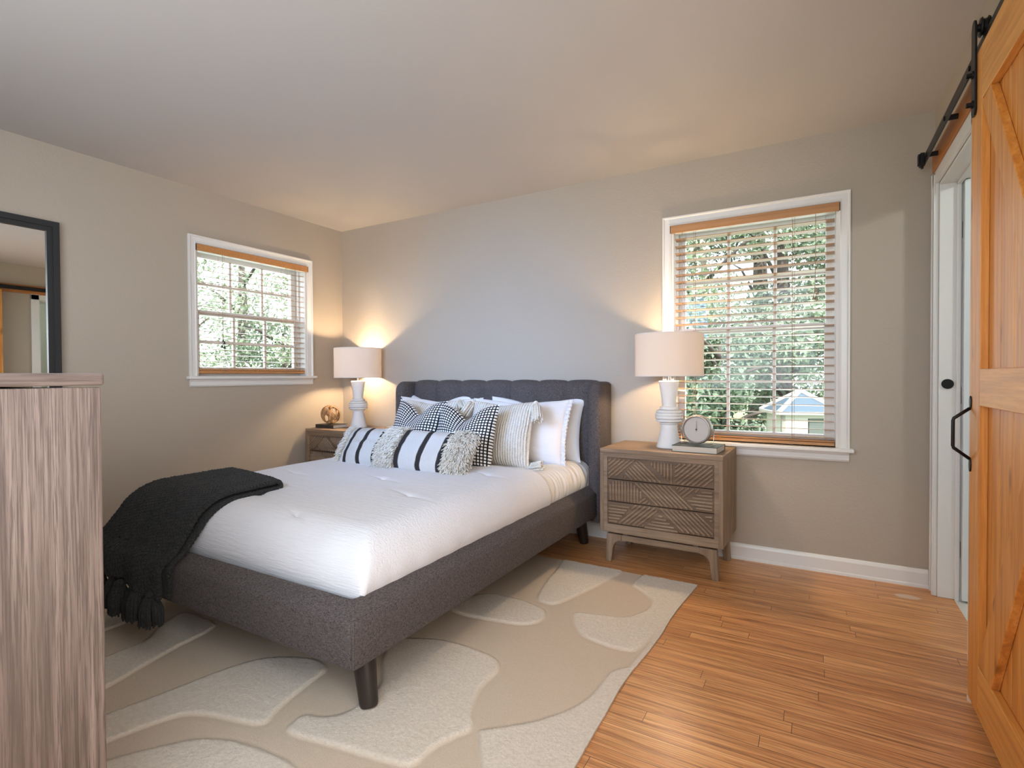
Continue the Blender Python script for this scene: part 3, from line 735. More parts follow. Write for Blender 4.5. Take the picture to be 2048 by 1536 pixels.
# ================================================================== NIGHTSTANDS
def clip_poly(poly, q0, q1):
    """clip segment q0-q1 to a convex-ish polygon; returns longest inside interval"""
    ts = [0, 1]; d = (q1[0]-q0[0], q1[1]-q0[1]); n = len(poly)
    for i in range(n):
        a, b = poly[i], poly[(i+1) % n]; e = (b[0]-a[0], b[1]-a[1]); den = d[0]*e[1]-d[1]*e[0]
        if abs(den) < 1e-12: continue
        t = ((a[0]-q0[0])*e[1]-(a[1]-q0[1])*e[0])/den; s = ((a[0]-q0[0])*d[1]-(a[1]-q0[1])*d[0])/den
        if 0 <= s <= 1 and 0 < t < 1: ts.append(t)
    ts.sort(); best = None
    def inside(x, y):
        c = False
        for i in range(n):
            a, b = poly[i], poly[(i+1) % n]
            if (a[1] > y) != (b[1] > y) and x < (b[0]-a[0])*(y-a[1])/(b[1]-a[1])+a[0]: c = not c
        return c
    for a, b in zip(ts, ts[1:]):
        m_ = (a+b)/2
        if inside(q0[0]+d[0]*m_, q0[1]+d[1]*m_) and (best is None or b-a > best[1]-best[0]): best = (a, b)
    return best and ((q0[0]+d[0]*best[0], q0[1]+d[1]*best[0]), (q0[0]+d[0]*best[1], q0[1]+d[1]*best[1]))
def rib(mb, p, q, y, r, dep):
    """half-round rib with rounded ends on a face looking to -y; p, q = (x, z)"""
    d = Vector((q[0]-p[0], q[1]-p[1])); l = d.length
    if l < 2.4*r: return
    d /= l; nn = Vector((-d.y, d.x)); st = []
    for k in range(5): a = math.radians(k*22.5); st.append((r-r*math.cos(a), math.sin(a)))
    st = st+[(l-s, k) for s, k in st[::-1]]; P = []
    for s, k in st:
        k = max(k, .02); P.append([(p[0]+d.x*s+nn.x*r*k*math.cos(b), y-dep*k*math.sin(b), p[1]+d.y*s+nn.y*r*k*math.cos(b)) for b in [math.pi*i/6 for i in range(7)]])
    mb.grid(P)
REG = [  # (polygon in drawer-front units s 0..1, t 0..1 downward; direction angle in degrees, x right / z up)
    ([(0, 0), (.29, 0), (.15, .215), (0, .35)], 42), ([(0, .43), (.13, .25), (.19, .25), (.37, .50), (.30, .655), (0, .655)], 90),
    ([(0, .685), (.255, .685), (.085, 1), (0, 1)], 0), ([(.265, .70), (.385, .545), (.515, .73), (.33, 1), (.095, 1)], 42),
    ([(.36, .985), (.52, .755), (.70, .985)], 0), ([(.31, 0), (.86, .655), (1, .84), (1, 1), (.75, 1), (.17, .205)], -42),
    ([(.37, .012), (.635, .012), (.635, .335)], 90), ([(.65, .0), (1, 0), (1, .22), (.73, .515), (.65, .37)], 42),
    ([(1, .25), (1, .745), (.875, .66), (.755, .53)], 0), ([(.90, .70), (1, .70), (1, .82)], 0)]
def make_nightstand(label):
    t = thing('nightstand', label, 'nightstand'); Wd, D, z0, z1 = .346, .2175, .182, .676
    th = .022
    mb = MB().box(-Wd, Wd, -D, D, z1-.026, z1); build('top_panel', mb, 'driftwood_x', t, bevel=.003)
    for s in (-1, 1):
        a, b = (-Wd, -Wd+th) if s < 0 else (Wd-th, Wd); build('side_panel', MB().box(a, b, -D, D, z0, z1-.026), 'driftwood_z', t, bevel=.002)
    build('bottom_panel', MB().box(-Wd+th, Wd-th, -D, D, z0, z0+.024), 'driftwood_x', t, bevel=.002)
    build('back_panel', MB().box(-Wd+th, Wd-th, D-.012, D, z0+.024, z1-.026), 'driftwood_x', t)
    # mitred inner frame
    fx, fz0, fz1, fw_ = Wd-th, z0+.024, z1-.026, .024; mb = MB(); ya, yb = -D+.004, -D+.03
    def bar(P): mb.hexa([(P[i][0], ya, P[i][1]) for i in range(4)]+[(P[i][0], yb, P[i][1]) for i in range(4)])
    bar([(-fx, fz1), (fx, fz1), (fx-fw_, fz1-fw_), (-fx+fw_, fz1-fw_)]); bar([(-fx, fz0), (-fx+fw_, fz0+fw_), (fx-fw_, fz0+fw_), (fx, fz0)])
    bar([(-fx, fz0), (-fx, fz1), (-fx+fw_, fz1-fw_), (-fx+fw_, fz0+fw_)]); bar([(fx, fz0), (fx-fw_, fz0+fw_), (fx-fw_, fz1-fw_), (fx, fz1)])
    build('face_frame', mb, 'driftwood_x', t)
    ax, az0, az1 = fx-fw_-.001, fz0+fw_+.001, fz1-fw_-.001; Hh = (az1-az0); yF = -D+.006; rr, pitch = .0072, .0182
    for k in range(3):
        zt, zb = az1-Hh*k/3, az1-Hh*(k+1)/3+.0045
        dr = build('drawer', MB().box(-ax, ax, yF, D-.03, zb, zt), 'carved_front', t, bevel=.0015)
        rb = MB()
        for poly, ang in REG:
            pg = [(-ax+s*2*ax, az1-tt*Hh) for s, tt in poly]
            cx_, cz_ = sum(p[0] for p in pg)/len(pg), sum(p[1] for p in pg)/len(pg); d = (math.cos(rad(ang)), math.sin(rad(ang))); nn = (-d[1], d[0])
            for i in range(-30, 31):
                o = (cx_+nn[0]*pitch*(i+.5), cz_+nn[1]*pitch*(i+.5)); sg = clip_poly(pg, (o[0]-d[0], o[1]-d[1]), (o[0]+d[0], o[1]+d[1]))
                if not sg: continue
                rc = clip_poly([(-ax+.002, zb+.002), (ax-.002, zb+.002), (ax-.002, zt-.002), (-ax+.002, zt-.002)], (2*sg[0][0]-sg[1][0], 2*sg[0][1]-sg[1][1]), (2*sg[1][0]-sg[0][0], 2*sg[1][1]-sg[0][1]))
                if not rc: continue
                def par(p): return (p[0]-sg[0][0])*d[0]+(p[1]-sg[0][1])*d[1]
                lo, hi = max(0, par(rc[0])), min(par(sg[1]), par(rc[1]))
                if hi-lo > 2.6*rr: rib(rb, (sg[0][0]+d[0]*(lo+.002), sg[0][1]+d[1]*(lo+.002)), (sg[0][0]+d[0]*(hi-.002), sg[0][1]+d[1]*(hi-.002)), yF+.0005, rr, .0085)
        build('carved_ribs', rb, 'driftwood_x', dr, smooth=True)
    # open base: arched frame on tapered legs
    zr = z0-.014; lx = Wd-.055
    for sx in (-1, 1):
        for sy in (-1, 1):
            # leg outline in x-z, with a curved inner shoulder
            pts = [(0, zr), (-.010, 0), (.026, 0)]
            for i in range(7):
                a = rad(180-i*15); pts.append((.086+.050*math.cos(a), zr-.036-.060+.060*math.sin(a)))
            pts += [(.090, zr-.036), (.090, zr)]
            y0 = -D+.018 if sy < 0 else D-.055
            poly = [((-lx-.02+p[0]) if sx < 0 else (lx+.02-p[0]), p[1]) for p in pts]
            build('leg', MB().prism(poly, 'y', y0, y0+.036), 'driftwood_z', t, bevel=.004)
    for sy in (-1, 1):
        y0 = -D+.022 if sy < 0 else D-.051; build('base_rail', MB().box(-lx+.068, lx-.068, y0, y0+.028, zr-.034, zr-.001), 'driftwood_x', t, bevel=.003)
    for sx in (-1, 1): build('base_rail', MB().box(sx*(lx-.01)-.014, sx*(lx-.01)+.014, -D+.05, D-.05, zr-.034, zr-.001), 'driftwood_x', t, bevel=.003)
    for x in (-.20, .20):
        for y in (-D+.03, D-.05): build('spacer_block', MB().box(x-.012, x+.012, y, y+.02, zr-.002, z0+.001), 'driftwood_x', t)
    return t
ns = make_nightstand('carved three drawer wooden nightstand under the large window, right of the bed'); ns['group'] = 'carved nightstands'
ns.location = (3.0118, -.2368, 0); ns.rotation_euler = (0, 0, -.025)
dup(ns, (.408, -.252, 0), 0, 'carved wooden nightstand in the room corner, left of the bed', 'carved nightstands')
NZ = .676

# ================================================================== TABLE LAMPS
def make_lamp(label):
    t = thing('table_lamp', label, 'lamp', group='table lamps'); z = lambda v: v
    pr = [(.071, 0), (.073, .004), (.071, .010), (.062, .042), (.053, .085), (.046, .125), (.045, .138)]
    build('lamp_foot', MB().lathe(pr, 56), 'white_plaster', t, smooth=True, angle=50)
    rings = [(.056, .137, .150), (.0745, .152, .168), (.0805, .170, .186), (.0805, .188, .204), (.0745, .206, .222), (.055, .224, .244)]
    pr = [(.043, .134)]
    for r, a, b in rings:
        m_ = (a+b)/2; pr += [(r-.011, a), (r-.002, a+.003), (r, m_), (r-.002, b-.003), (r-.011, b)]
    pr += [(.040, .246)]
    build('ringed_body', MB().lathe(pr, 56), 'white_plaster', t, smooth=True, angle=50)
    pr = [(.037, .244), (.0385, .252), (.046, .310), (.0555, .372), (.0585, .388), (.058, .394), (.054, .3975), (.01, .398)]
    build('flared_neck', MB().lathe(pr, 56), 'white_plaster', t, smooth=True, angle=50)
    build('socket_stem', MB().cyl((0, 0, .396), (0, 0, .46), .011, n=20), 'chrome', t)
    # drum shade, open at both ends, with a spider that carries it
    r, z0, z1 = .197, .426, .674; mb = MB()
    mb.lathe([(r, z0), (r-.001, (z0+z1)/2), (r, z1), (r-.003, z1), (r-.004, (z0+z1)/2), (r-.003, z0), (r, z0)], 72, cap=False)
    sh = build('lamp_shade', mb, 'lamp_shade_linen', t, smooth=True, angle=50)
    for zz in (z0, z1):
        mb = MB(); mb.tube([(r*math.cos(a)*.993, r*math.sin(a)*.993, zz) for a in np.linspace(0, 2*math.pi, 72, False)], .0028, 6, closed=True)
        if zz == z1:
          for k in range(3):
            a = rad(20+120*k); mb.tube([(.01*math.cos(a), .01*math.sin(a), z1-.012), ((r-.004)*math.cos(a), (r-.004)*math.sin(a), z1-.002)], .002, 5)
        build('shade_ring', mb, 'white_plaster', sh)
    build('finial', MB().lathe([(.004, .655), (.004, .676), (.010, .679), (.012, .684), (.009, .690), (.002, .693)], 20), 'chrome', t, smooth=True)
    build('harp', MB().tube([(.04*math.sin(a), 0, .46+.105*(1-math.cos(a))) for a in np.linspace(0, math.pi*2, 33)], .0022, 6), 'chrome', t)
    build('bulb', MB().lathe([(.012, .455), (.014, .475), (.024, .50), (.030, .525), (.026, .548), (.012, .560), (.002, .562)], 24), 'bulb_glow', t, smooth=True)
    build('cord_switch', MB().sphere((-.062, .055, .012), .009, 10, (1, 1, 1.2)).tube([(-.05, .055, .006), (-.075, .06, .005), (-.09, .12, .004)], .0025, 6), 'white_plaster', t, smooth=True)
    return t
LP1 = (3.014, -.227, NZ); LP2 = (.372, -.172, NZ)
lamp = make_lamp('white ringed table lamp with drum shade in front of the large window'); lamp.location = LP1
dup(lamp, LP2, 0, 'white ringed table lamp with drum shade in the room corner', 'table lamps')
for nm, p, e in (('lamp_light', LP1, 86), ('lamp_light', LP2, 118)):
    l = bpy.data.lights.new(nm, 'POINT'); l.energy = e; l.color = (1, .735, .45); l.shadow_soft_size = .035
    o = bpy.data.objects.new(nm, l); COL.objects.link(o); o.location = (p[0], p[1], p[2]+.53)
    bpy.data.objects  # the light sits in the bulb
MATS['bulb_glow'].node_tree.nodes['Principled BSDF'].inputs['Alpha'].default_value = 1
for o in bpy.data.objects:
    if o.name.startswith('bulb') and o.type == 'MESH': o.visible_shadow = True

# ================================================================== SMALL OBJECTS
def book(label, w, d, h, cover, loc, rz, spine):
    t = thing('book', label, 'book', loc, rz); c = .003
    mb = MB().box(-w/2, w/2, -d/2, d/2, 0, c).box(-w/2, w/2, -d/2, d/2, h-c, h)
    if spine == 'back': mb.box(-w/2, w/2, d/2-c, d/2, c, h-c); pg = (-w/2+.004, w/2-.004, -d/2+.004, d/2-c)
    else: mb.box(-w/2, -w/2+c, -d/2, d/2, c, h-c); pg = (-w/2+c, w/2-.004, -d/2+.004, d/2-.004)
    build('book_cover', mb, cover, t, bevel=.001); build('page_block', MB().box(*pg, c, h-c), 'paper', t); return t
book('thick green covered book under the round clock', .246, .205, .036, 'book_green', (3.197, -.300, NZ), -.06, 'back')
bk = book('black covered book under the woven vine ball', .215, .160, .030, 'book_dark', (.188, -.300, NZ), math.pi, 'back')
ck = thing('desk_clock', 'round taupe desk clock on a wire stand, standing on the green book', 'clock', (3.194, -.318, NZ+.036), -.10)
mb = MB(); Rk = .081; cz = .088
prf = [(.072, .026), (Rk, .020), (Rk+.001, .0), (Rk-.001, -.024), (Rk-.004, -.029), (Rk-.008, -.030), (Rk-.011, -.027), (Rk-.0115, -.016)]
mb.lathe([(max(r, .001), z) for r, z in prf], 56, cap=False); mb.lathe([(.001, .028), (.072, .026)], 56, cap=False)
mb.xf(Matrix.Translation((0, 0, cz)) @ Matrix.Rotation(rad(90), 4, 'X') @ Matrix.Diagonal((1, 1, -1, 1))); mb.v = [(x, -y if False else y, z) for x, y, z in mb.v]
build('clock_case', mb, 'taupe_metal', ck, smooth=True, angle=40)
build('clock_dial', MB().lathe([(.001, 0), (.0705, 0)], 48, cap=False).xf(Matrix.Translation((0, -.016, cz)) @ Matrix.Rotation(rad(90), 4, 'X')), 'clock_face', ck)
for k in range(12):
    a = rad(30*k); s, c = math.sin(a), math.cos(a); build('hour_mark', MB().cyl((.060*s, -.0165, cz+.060*c), (.060*s, -.0175, cz+.060*c), .0012, n=6), 'taupe_metal', ck)
build('clock_hand', MB().hexa([(-.0022, -.020, cz), (.0022, -.020, cz), (.0012, -.020, cz+.036), (-.0012, -.020, cz+.036), (-.0022, -.018, cz), (.0022, -.018, cz), (.0012, -.018, cz+.036), (-.0012, -.018, cz+.036)]), 'book_dark', ck)
build('clock_hand', MB().hexa([(-.0016, -.022, cz-.012), (.0016, -.022, cz-.012), (.0022, -.022, cz+.050), (.0004, -.022, cz+.050), (-.0016, -.0205, cz-.012), (.0016, -.0205, cz-.012), (.0022, -.0205, cz+.050), (.0004, -.0205, cz+.050)]), 'chrome', ck)
build('hand_hub', MB().cyl((0, -.017, cz), (0, -.024, cz), .0042, n=16), 'book_dark', ck)
mb = MB()
for s in (-1, 1):
    mb.tube([(s*.078, 0, cz), (s*.094, 0, cz)], .0042, 10); mb.tube([(s*.090, 0, cz), (s*.089, .0, .030), (s*.088, -.004, .004), (s*.086, -.046, .003)], .0022, 8); mb.tube([(s*.088, -.004, .004), (s*.088, .040, .003)], .0022, 8)
mb.tube([(-.088, .040, .003), (.088, .040, .003)], .0022, 8)
build('wire_stand', mb, 'chrome', ck, smooth=True)
vb = thing('vine_ball', 'open woven brown vine ball resting on the black book', 'ornament', (.188, -.312, NZ+.030+.0815))
rr = random.Random(3)
for k in range(6):
    ax = Vector((rr.gauss(0, 1), rr.gauss(0, 1), rr.gauss(0, 1))).normalized(); a = ax.orthogonal().normalized(); b = ax.cross(a); mb = MB(); Rb = .0745+.0011*k
    for off in (-.0066, 0, .0066):
        q = math.sqrt(Rb*Rb-off*off); mb.tube([a*math.cos(w_)*q+b*math.sin(w_)*q+ax*(off+.001*math.sin(5*w_+k)) for w_ in np.linspace(0, 2*math.pi, 48, False)], .0028, 6, closed=True)
    build('vine_band', mb, 'vine', vb, smooth=True)

# ================================================================== MIRROR, DRESSER
mr = thing('wall_mirror', 'large mirror in a flat black frame on the left wall behind the dresser', 'mirror', (0, -2.50, 1.45))
ya, yb, za, zb = -.40, .402, -.62, .545; fwd = .056; mb = MB()
def fr(P0, P1, P2, P3, x0, x1): mb.hexa([(x0, *P) for P in (P0, P1, P2, P3)]+[(x1, *P) for P in (P0, P1, P2, P3)])
i = fwd*.55; j = fwd
for e0, e1, xx in ((0, i, .036), (i, j, .026)):
    o_ = (ya+e0, yb-e0, za+e0, zb-e0); n_ = (ya+e1, yb-e1, za+e1, zb-e1)
    fr((o_[0], o_[3]), (o_[1], o_[3]), (n_[1], n_[3]), (n_[0], n_[3]), .003, xx); fr((o_[0], o_[2]), (n_[0], n_[2]), (n_[1], n_[2]), (o_[1], o_[2]), .003, xx)
    fr((o_[0], o_[2]), (o_[0], o_[3]), (n_[0], n_[3]), (n_[0], n_[2]), .003, xx); fr((o_[1], o_[2]), (n_[1], n_[2]), (n_[1], n_[3]), (o_[1], o_[3]), .003, xx)
build('mirror_frame', mb, 'mirror_black', mr)
build('mirror_glass', MB().box(.006, .014, ya+j-.005, yb-j+.005, za+j-.005, zb-j+.005), 'mirror_glass', mr)
DX, DY = 2.348, -2.838
dr = thing('dresser', 'tall weathered brown wood dresser seen end-on at the left edge of the picture', 'dresser', (1.65, -3.10, 0))
Ld = Matrix.Translation((-1.65, 3.10, 0))
build('dresser_top', MB().box(.95, DX+.004, -3.365, DY+.006, 1.089, 1.117).xf(Ld), 'dresser_top_wood', dr, bevel=.006, seg=3)
mb = MB().box(DX-.024, DX, -3.355, DY, .02, 1.085).xf(Ld); build('side_panel', mb, 'dresser_wood', dr, bevel=.003)
build('side_panel', MB().box(.955, .979, -3.355, DY, .02, 1.085).xf(Ld), 'dresser_wood', dr, bevel=.003)
build('carcass', MB().box(.979, DX-.024, -3.35, DY-.022, .06, 1.083).xf(Ld), 'dresser_wood', dr)
for r_ in range(4):
    for c_ in range(2):
        a = .985+c_*.672; z = .10+r_*.244
        d_ = build('drawer', MB().box(a, a+.662, DY-.021, DY+.001, z, z+.238).xf(Ld), 'dresser_top_wood', dr, bevel=.002)
        build('drawer_knob', MB().cyl((a+.331, DY, z+.12), (a+.331, DY+.022, z+.12), .013, n=18).xf(Ld), 'black_metal', d_)
build('plinth', MB().box(.99, DX-.03, -3.33, DY-.03, 0.0, .062).xf(Ld), 'dresser_wood', dr)

# ================================================================== BARN DOOR AND ITS TRACK
FX = 4.215; y0d, y1d = -2.10, -1.150
bd = thing('barn_door', 'knotty pine sliding barn door with diagonal braces and black hardware, right wall', 'door', (4.235, -1.625, 0))
Lb = Matrix.Translation((-4.235, 1.625, 0))
z0, z1 = .034, 2.120; sw = .120
for a, b in ((y1d-sw, y1d), (y0d, y0d+sw)): build('stile', MB().box(FX, FX+.022, a, b, z0, z1).xf(Lb), 'pine_z', bd, bevel=.002)
ia, ib = y0d+sw, y1d-sw
for nm, za, zb in (('top_rail', 1.953, z1), ('middle_rail', 1.005, 1.120), ('bottom_rail', z0, .190)): build(nm, MB().box(FX, FX+.022, ia, ib, za, zb).xf(Lb), 'pine_y', bd, bevel=.002)
pk = MB(); npk = 8
for k in range(npk):
    a = y0d+(y1d-y0d)*k/npk; pk.box(FX+.0225, FX+.040, a+.0015, a+(y1d-y0d)/npk-.0015, z0+.002, z1-.002)
pk.box(FX+.030, FX+.038, y0d, y1d, z0+.002, z1-.002)
build('plank_panel', pk.xf(Lb), 'pine_z', bd, bevel=.002)
def brace(P): build('brace', MB().hexa([(FX+.001, *p) for p in P]+[(FX+.022, *p) for p in P]).xf(Lb), 'pine_z', bd, bevel=.002)
brace([(ib, 1.925), (ib, 1.953), (-1.362, 1.953), (-1.953, 1.120)][0:1]+[(ib, 1.953), (-1.362, 1.953), (-1.953, 1.120)][0:0]+[(ib, 1.953), (-1.362, 1.953), (-1.952, 1.120)]) if False else brace([(ib, 1.945), (-1.362, 1.953), (-1.952, 1.120), (-1.830, 1.120)])
brace([(ib, .200), (-1.768, 1.005), (-1.895, 1.005), (-1.410, .190)])
# bow handle
mb = MB()
for zc in (1.011, .806):
    vs = MB().lathe([(.0125, 0), (.0125, .004)], 20); vs.v = [(FX-v[2], -1.170+v[0]*.85, zc+v[1]*1.75) for v in vs.v]; vs.f = [f_[::-1] for f_ in vs.f]; mb.add(vs.v, vs.f)
hd = build('door_handle', mb.xf(Lb), 'black_metal', bd, bevel=.001); hd['label'] = 'black angular bow pull handle'
build('handle_grip', MB().tube([(FX-.003, -1.170, .992), (FX-.044, -1.170, .958), (FX-.046, -1.170, .950), (FX-.046, -1.170, .868), (FX-.044, -1.170, .860), (FX-.003, -1.170, .826)], .0052, 10).xf(Lb), 'black_metal', hd, smooth=True)
for yc in (-1.198, -2.052):
    mb = MB(); out = [(yc-.0225, 1.935), (yc+.0225, 1.935)]
    pts = [(yc-.0225, 1.945), (yc-.012, 1.930), (yc+.012, 1.930), (yc+.0225, 1.945), (yc+.0225, 2.206)]+[(yc+.0225*math.cos(a), 2.206+.027*math.sin(a)) for a in np.linspace(.3, math.pi-.3, 7)]+[(yc-.0225, 2.206)]
    hg = build('strap_hanger', mb.prism(pts, 'x', FX-.007, FX-.001).xf(Lb), 'black_metal', bd, bevel=.0015)
    bt = MB()
    for zz in (1.968, 2.062): bt.cyl((FX-.007, yc, zz), (FX-.024, yc, zz), .0085, n=6); bt.cyl((FX-.007, yc, zz), (FX-.011, yc, zz), .0125, n=18)
    build('hanger_bolt', bt.xf(Lb), 'black_metal', hg)
    wl = MB().lathe([(.012, -.020), (.012, -.012), (.027, -.012), (.030, -.008), (.0235, -.004), (.0235, .004), (.030, .008), (.027, .012), (.012, .012), (.012, .016)], 36)
    wl.xf(Matrix.Translation((4.2355, yc, 2.207)) @ Matrix.Rotation(rad(90), 4, 'Y')); build('track_wheel', wl.xf(Lb), 'black_metal', hg, smooth=True, angle=35)
tk = thing('barn_door_track', 'black flat steel track on standoffs above the doorway', 'door track', (4.2355, -1.25, 2.16))
Lt = Matrix.Translation((-4.2355, 1.25, -2.16))
build('track_bar', MB().box(4.2325, 4.2385, -2.42, -.105, 2.138, 2.183).xf(Lt), 'black_metal', tk, bevel=.001)
for yc in (-.205, -.62, -1.03, -1.45, -1.87, -2.3):
    sp = build('standoff', MB().cyl((4.2385, yc, 2.160), (4.275, yc, 2.160), .0115, n=16).xf(Lt), 'black_metal', tk)
    build('standoff_bolt', MB().cyl((4.2325, yc, 2.160), (4.227, yc, 2.160), .0095, n=6).xf(Lt), 'black_metal', sp)
build('end_stop', MB().box(4.214, 4.2325, -.160, -.118, 2.128, 2.190).box(4.206, 4.214, -.160, -.130, 2.133, 2.185).cyl((4.224, -.139, 2.127), (4.224, -.139, 2.116), .006, n=8).xf(Lt), 'black_metal', tk, bevel=.002)
ds = build('floor_guide', MB().lathe([(.012, 0), (.013, .012), (.011, .034), (.007, .040)], 20).xf(Matrix.Translation((4.232, -1.118, 0))), 'rubber_cream', smooth=True, angle=40)
tag(ds, 'small cream floor guide at the foot of the barn door', 'door guide')

# ================================================================== BLINDS
def blind(label, loc, rz, half, ztop, zbot, n, tilt, wood_, cords, pulls, dark_end):
    b = thing('window_blind', label, 'blind', loc, rz); hw = half
    build('valance', MB().box(-hw-.008, hw+.008, -.024, -.010, ztop-.047, ztop).box(-hw-.008, -hw-.001, -.010, .012, ztop-.047, ztop).box(hw+.001, hw+.008, -.010, .012, ztop-.047, ztop), wood_, b, bevel=.003)
    for s in (-1, 1): build('return_shade', MB().box(s*(hw+.0095)-.0015, s*(hw+.0095)+.0015, -.0235, .012, ztop-.046, ztop-.001), 'dark_wood', b)  # dark strips put the shade of the valance returns into colour
    build('head_rail', MB().box(-hw+.012, hw-.012, -.009, .045, ztop-.045, ztop-.004), 'white_trim', b)
    sl = MB(); zs = [zbot+.045+(ztop-.085-zbot-.045)*k/(n-1) for k in range(n)]
    for k, z in enumerate(zs):
        i0 = len(sl.v); tl = tilt if 1 < k else tilt*.6
        sl.box(-hw+.014, hw-.014, -.025, .025, -.0017, .0017); sl.xf(Matrix.Translation((0, .030, z)) @ Matrix.Rotation(tl+R.uniform(-.02, .02), 4, 'X'), i0)
    build('slats', sl, 'slat_wood', b)
    build('bottom_rail', MB().box(-hw+.010, hw-.010, .006, .056, zbot, zbot+.018).box(-hw+.010, hw-.010, .006, .056, zbot+.020, zbot+.030), wood_, b, bevel=.003)
    for x in cords:
        c = MB()
        for y in (.004, .057): c.tube([(x, y, zbot+.02), (x, y, ztop-.045)], .0009, 5)
        c.tube([(x+.012, .003, zbot+.010), (x+.012, .003, ztop-.045)], .0009, 5)
        # loose bow of cord at the bottom rail
        c.tube([(x+.03*math.cos(a)*math.sin(2*a)+.004, .003-.002*math.sin(a*3), zbot+.012+.014*math.sin(a)) for a in np.linspace(0, 6.28, 26)], .0011, 5)
        build('ladder_cord', c, 'cord', b)
    for x, z, dark in pulls:
        c = MB(); c.tube([(x, -.012, ztop-.046), (x+.001, -.010, (ztop+z)/2), (x-.002, -.010, z+.03)], .0016, 5)
        pc = build('pull_cord', c, 'cord', b); q = MB()
        for dx_, dz_ in ((-.009, 0), (.009, -.006), (.000, .045), (.010, .028)):
            q.lathe([(.0025, .022), (.0035, .018), (.0045, .010), (.0075, .004), (.0075, 0)], 12, (x+dx_, -.010, z+dz_-.02)); q.tube([(x-.002, -.010, z+.035), (x+dx_, -.010, z+dz_)], .0009, 4)
        build('cord_tassel', q, 'dark_wood' if dark else 'cord', pc)
    return b
blind('wide wooden venetian blind with brown valance in the large right window', (3.429, 0, 0), 0, .446, 2.048, .706, 28, rad(-7), 'blind_wood_x', (-.318, .225), ((.340, 1.545, False), (-.385, 1.28, False)), False)
blind('small wooden venetian blind with orange valance in the left wall window', (0, -.859, 0), math.pi/2, .456, 2.048, 1.138, 19, rad(7), 'blind_wood_y', (-.265, .265), ((-.275, 1.345, True), (.345, 1.19, False)), True)

# ================================================================== RUG
SH = [[(2.34,-2.38),(2.54,-2.34),(2.72,-2.31),(2.8,-2.29),(2.8,-2.19),(2.83,-2.12),(2.86,-2.07),(2.79,-1.98),(2.75,-1.86),(2.76,-1.76),(2.71,-1.68),(2.56,-1.66),(2.41,-1.67),(2.23,-1.76),(2.3,-1.9),(2.4,-2.0),(2.44,-2.06),(2.45,-2.2),(2.4,-2.26),(2.32,-2.28)],
 [(1.92,-2.67),(1.95,-2.57),(1.99,-2.48),(2.07,-2.44),(2.28,-2.39),(2.23,-2.3),(2.2,-2.14),(2.19,-2.05),(2.07,-2.03),(1.9,-2.12),(1.84,-2.25),(1.8,-2.46),(1.76,-2.61),(1.74,-2.8),(1.9,-2.8)],
 [(2.0,-2.71),(2.06,-2.62),(2.14,-2.52),(2.24,-2.47),(2.35,-2.45),(2.51,-2.44),(2.62,-2.5),(2.64,-2.62),(2.5,-2.74),(2.3,-2.8),(2.0,-2.8)],
 [(1.34,-2.44),(1.35,-2.29),(1.26,-2.21),(1.18,-2.05),(1.46,-2.05),(1.5,-2.11),(1.52,-2.27),(1.56,-2.41),(1.6,-2.54),(1.62,-2.8),(1.4,-2.8)],
 [(.7,-2.3),(.88,-2.31),(.91,-2.22),(1.08,-2.2),(1.1,-2.34),(1.08,-2.41),(1.1,-2.8),(.7,-2.8)],
 [(2.21,-1.4),(2.32,-1.17),(2.52,-1.16),(2.67,-1.2),(2.71,-1.26),(2.71,-1.34),(2.65,-1.4),(2.49,-1.43),(2.35,-1.45)],
 [(2.45,-.50),(2.86,-.50),(2.79,-.82),(2.74,-1.0),(2.69,-1.15),(2.6,-1.14),(2.57,-1.1),(2.52,-.9),(2.5,-.71)],
 [(2.93,-.72),(2.95,-.50),(3.30,-.50),(3.30,-.77),(3.21,-1.01),(3.17,-1.37),(3.07,-1.39),(2.92,-1.36),(2.84,-1.26),(2.79,-1.16),(2.91,-1.13),(3.03,-1.1),(3.09,-.98),(3.09,-.86),(3.0,-.77)],
 [(2.86,-2.07),(2.94,-2.0),(3.01,-1.93),(3.08,-1.82),(3.11,-1.71),(3.11,-1.56),(3.14,-1.5),(3.30,-1.40),(3.30,-2.2),(3.05,-2.3),(2.92,-2.14),(2.88,-2.08)],
 [(1.3,-1.9),(1.9,-1.85),(2.0,-1.3),(1.5,-1.1),(1.2,-1.4)], [(.35,-.5),(.9,-.5),(.8,-1.2),(.4,-1.3)], [(.3,-1.7),(.75,-1.6),(.7,-2.1),(.35,-2.2)], [(1.2,-.5),(2.0,-.5),(1.9,-.9),(1.4,-.95)],
 [(2.75,-2.5),(3.0,-2.42),(3.3,-2.5),(3.3,-2.85),(2.7,-2.85)]]
SH = [np.array(p) for p in SH]
def poly_sd(p, X, Y):
    """signed distance to polygon (positive inside), vectorised"""
    d = np.full(X.shape, 1e9); ins = np.zeros(X.shape, bool); n = len(p)
    for i in range(n):
        a, b = p[i], p[(i+1) % n]; e = b-a; t = np.clip(((X-a[0])*e[0]+(Y-a[1])*e[1])/(e@e), 0, 1)
        d = np.minimum(d, np.hypot(X-a[0]-e[0]*t, Y-a[1]-e[1]*t))
        c = (a[1] > Y) != (b[1] > Y); ins ^= c & (X < (b[0]-a[0])*(Y-a[1])/((b[1]-a[1]) if b[1] != a[1] else 1e-9)+a[0])
    return np.where(ins, d, -d)
def chaikin(p, k=2):
    for _ in range(k):
        q = []
        for i in range(len(p)): a, b = p[i], p[(i+1) % len(p)]; q += [a*.8+b*.2, a*.2+b*.8]
        p = np.array(q)
    return p
ex = [(-.40, 3.245), (-.555, 3.241), (-.886, 3.216), (-1.029, 3.209), (-1.17, 3.211), (-1.343, 3.202), (-1.51, 3.187), (-1.631, 3.182), (-1.781, 3.187), (-1.919, 3.189), (-2.075, 3.193), (-2.9, 3.20)]
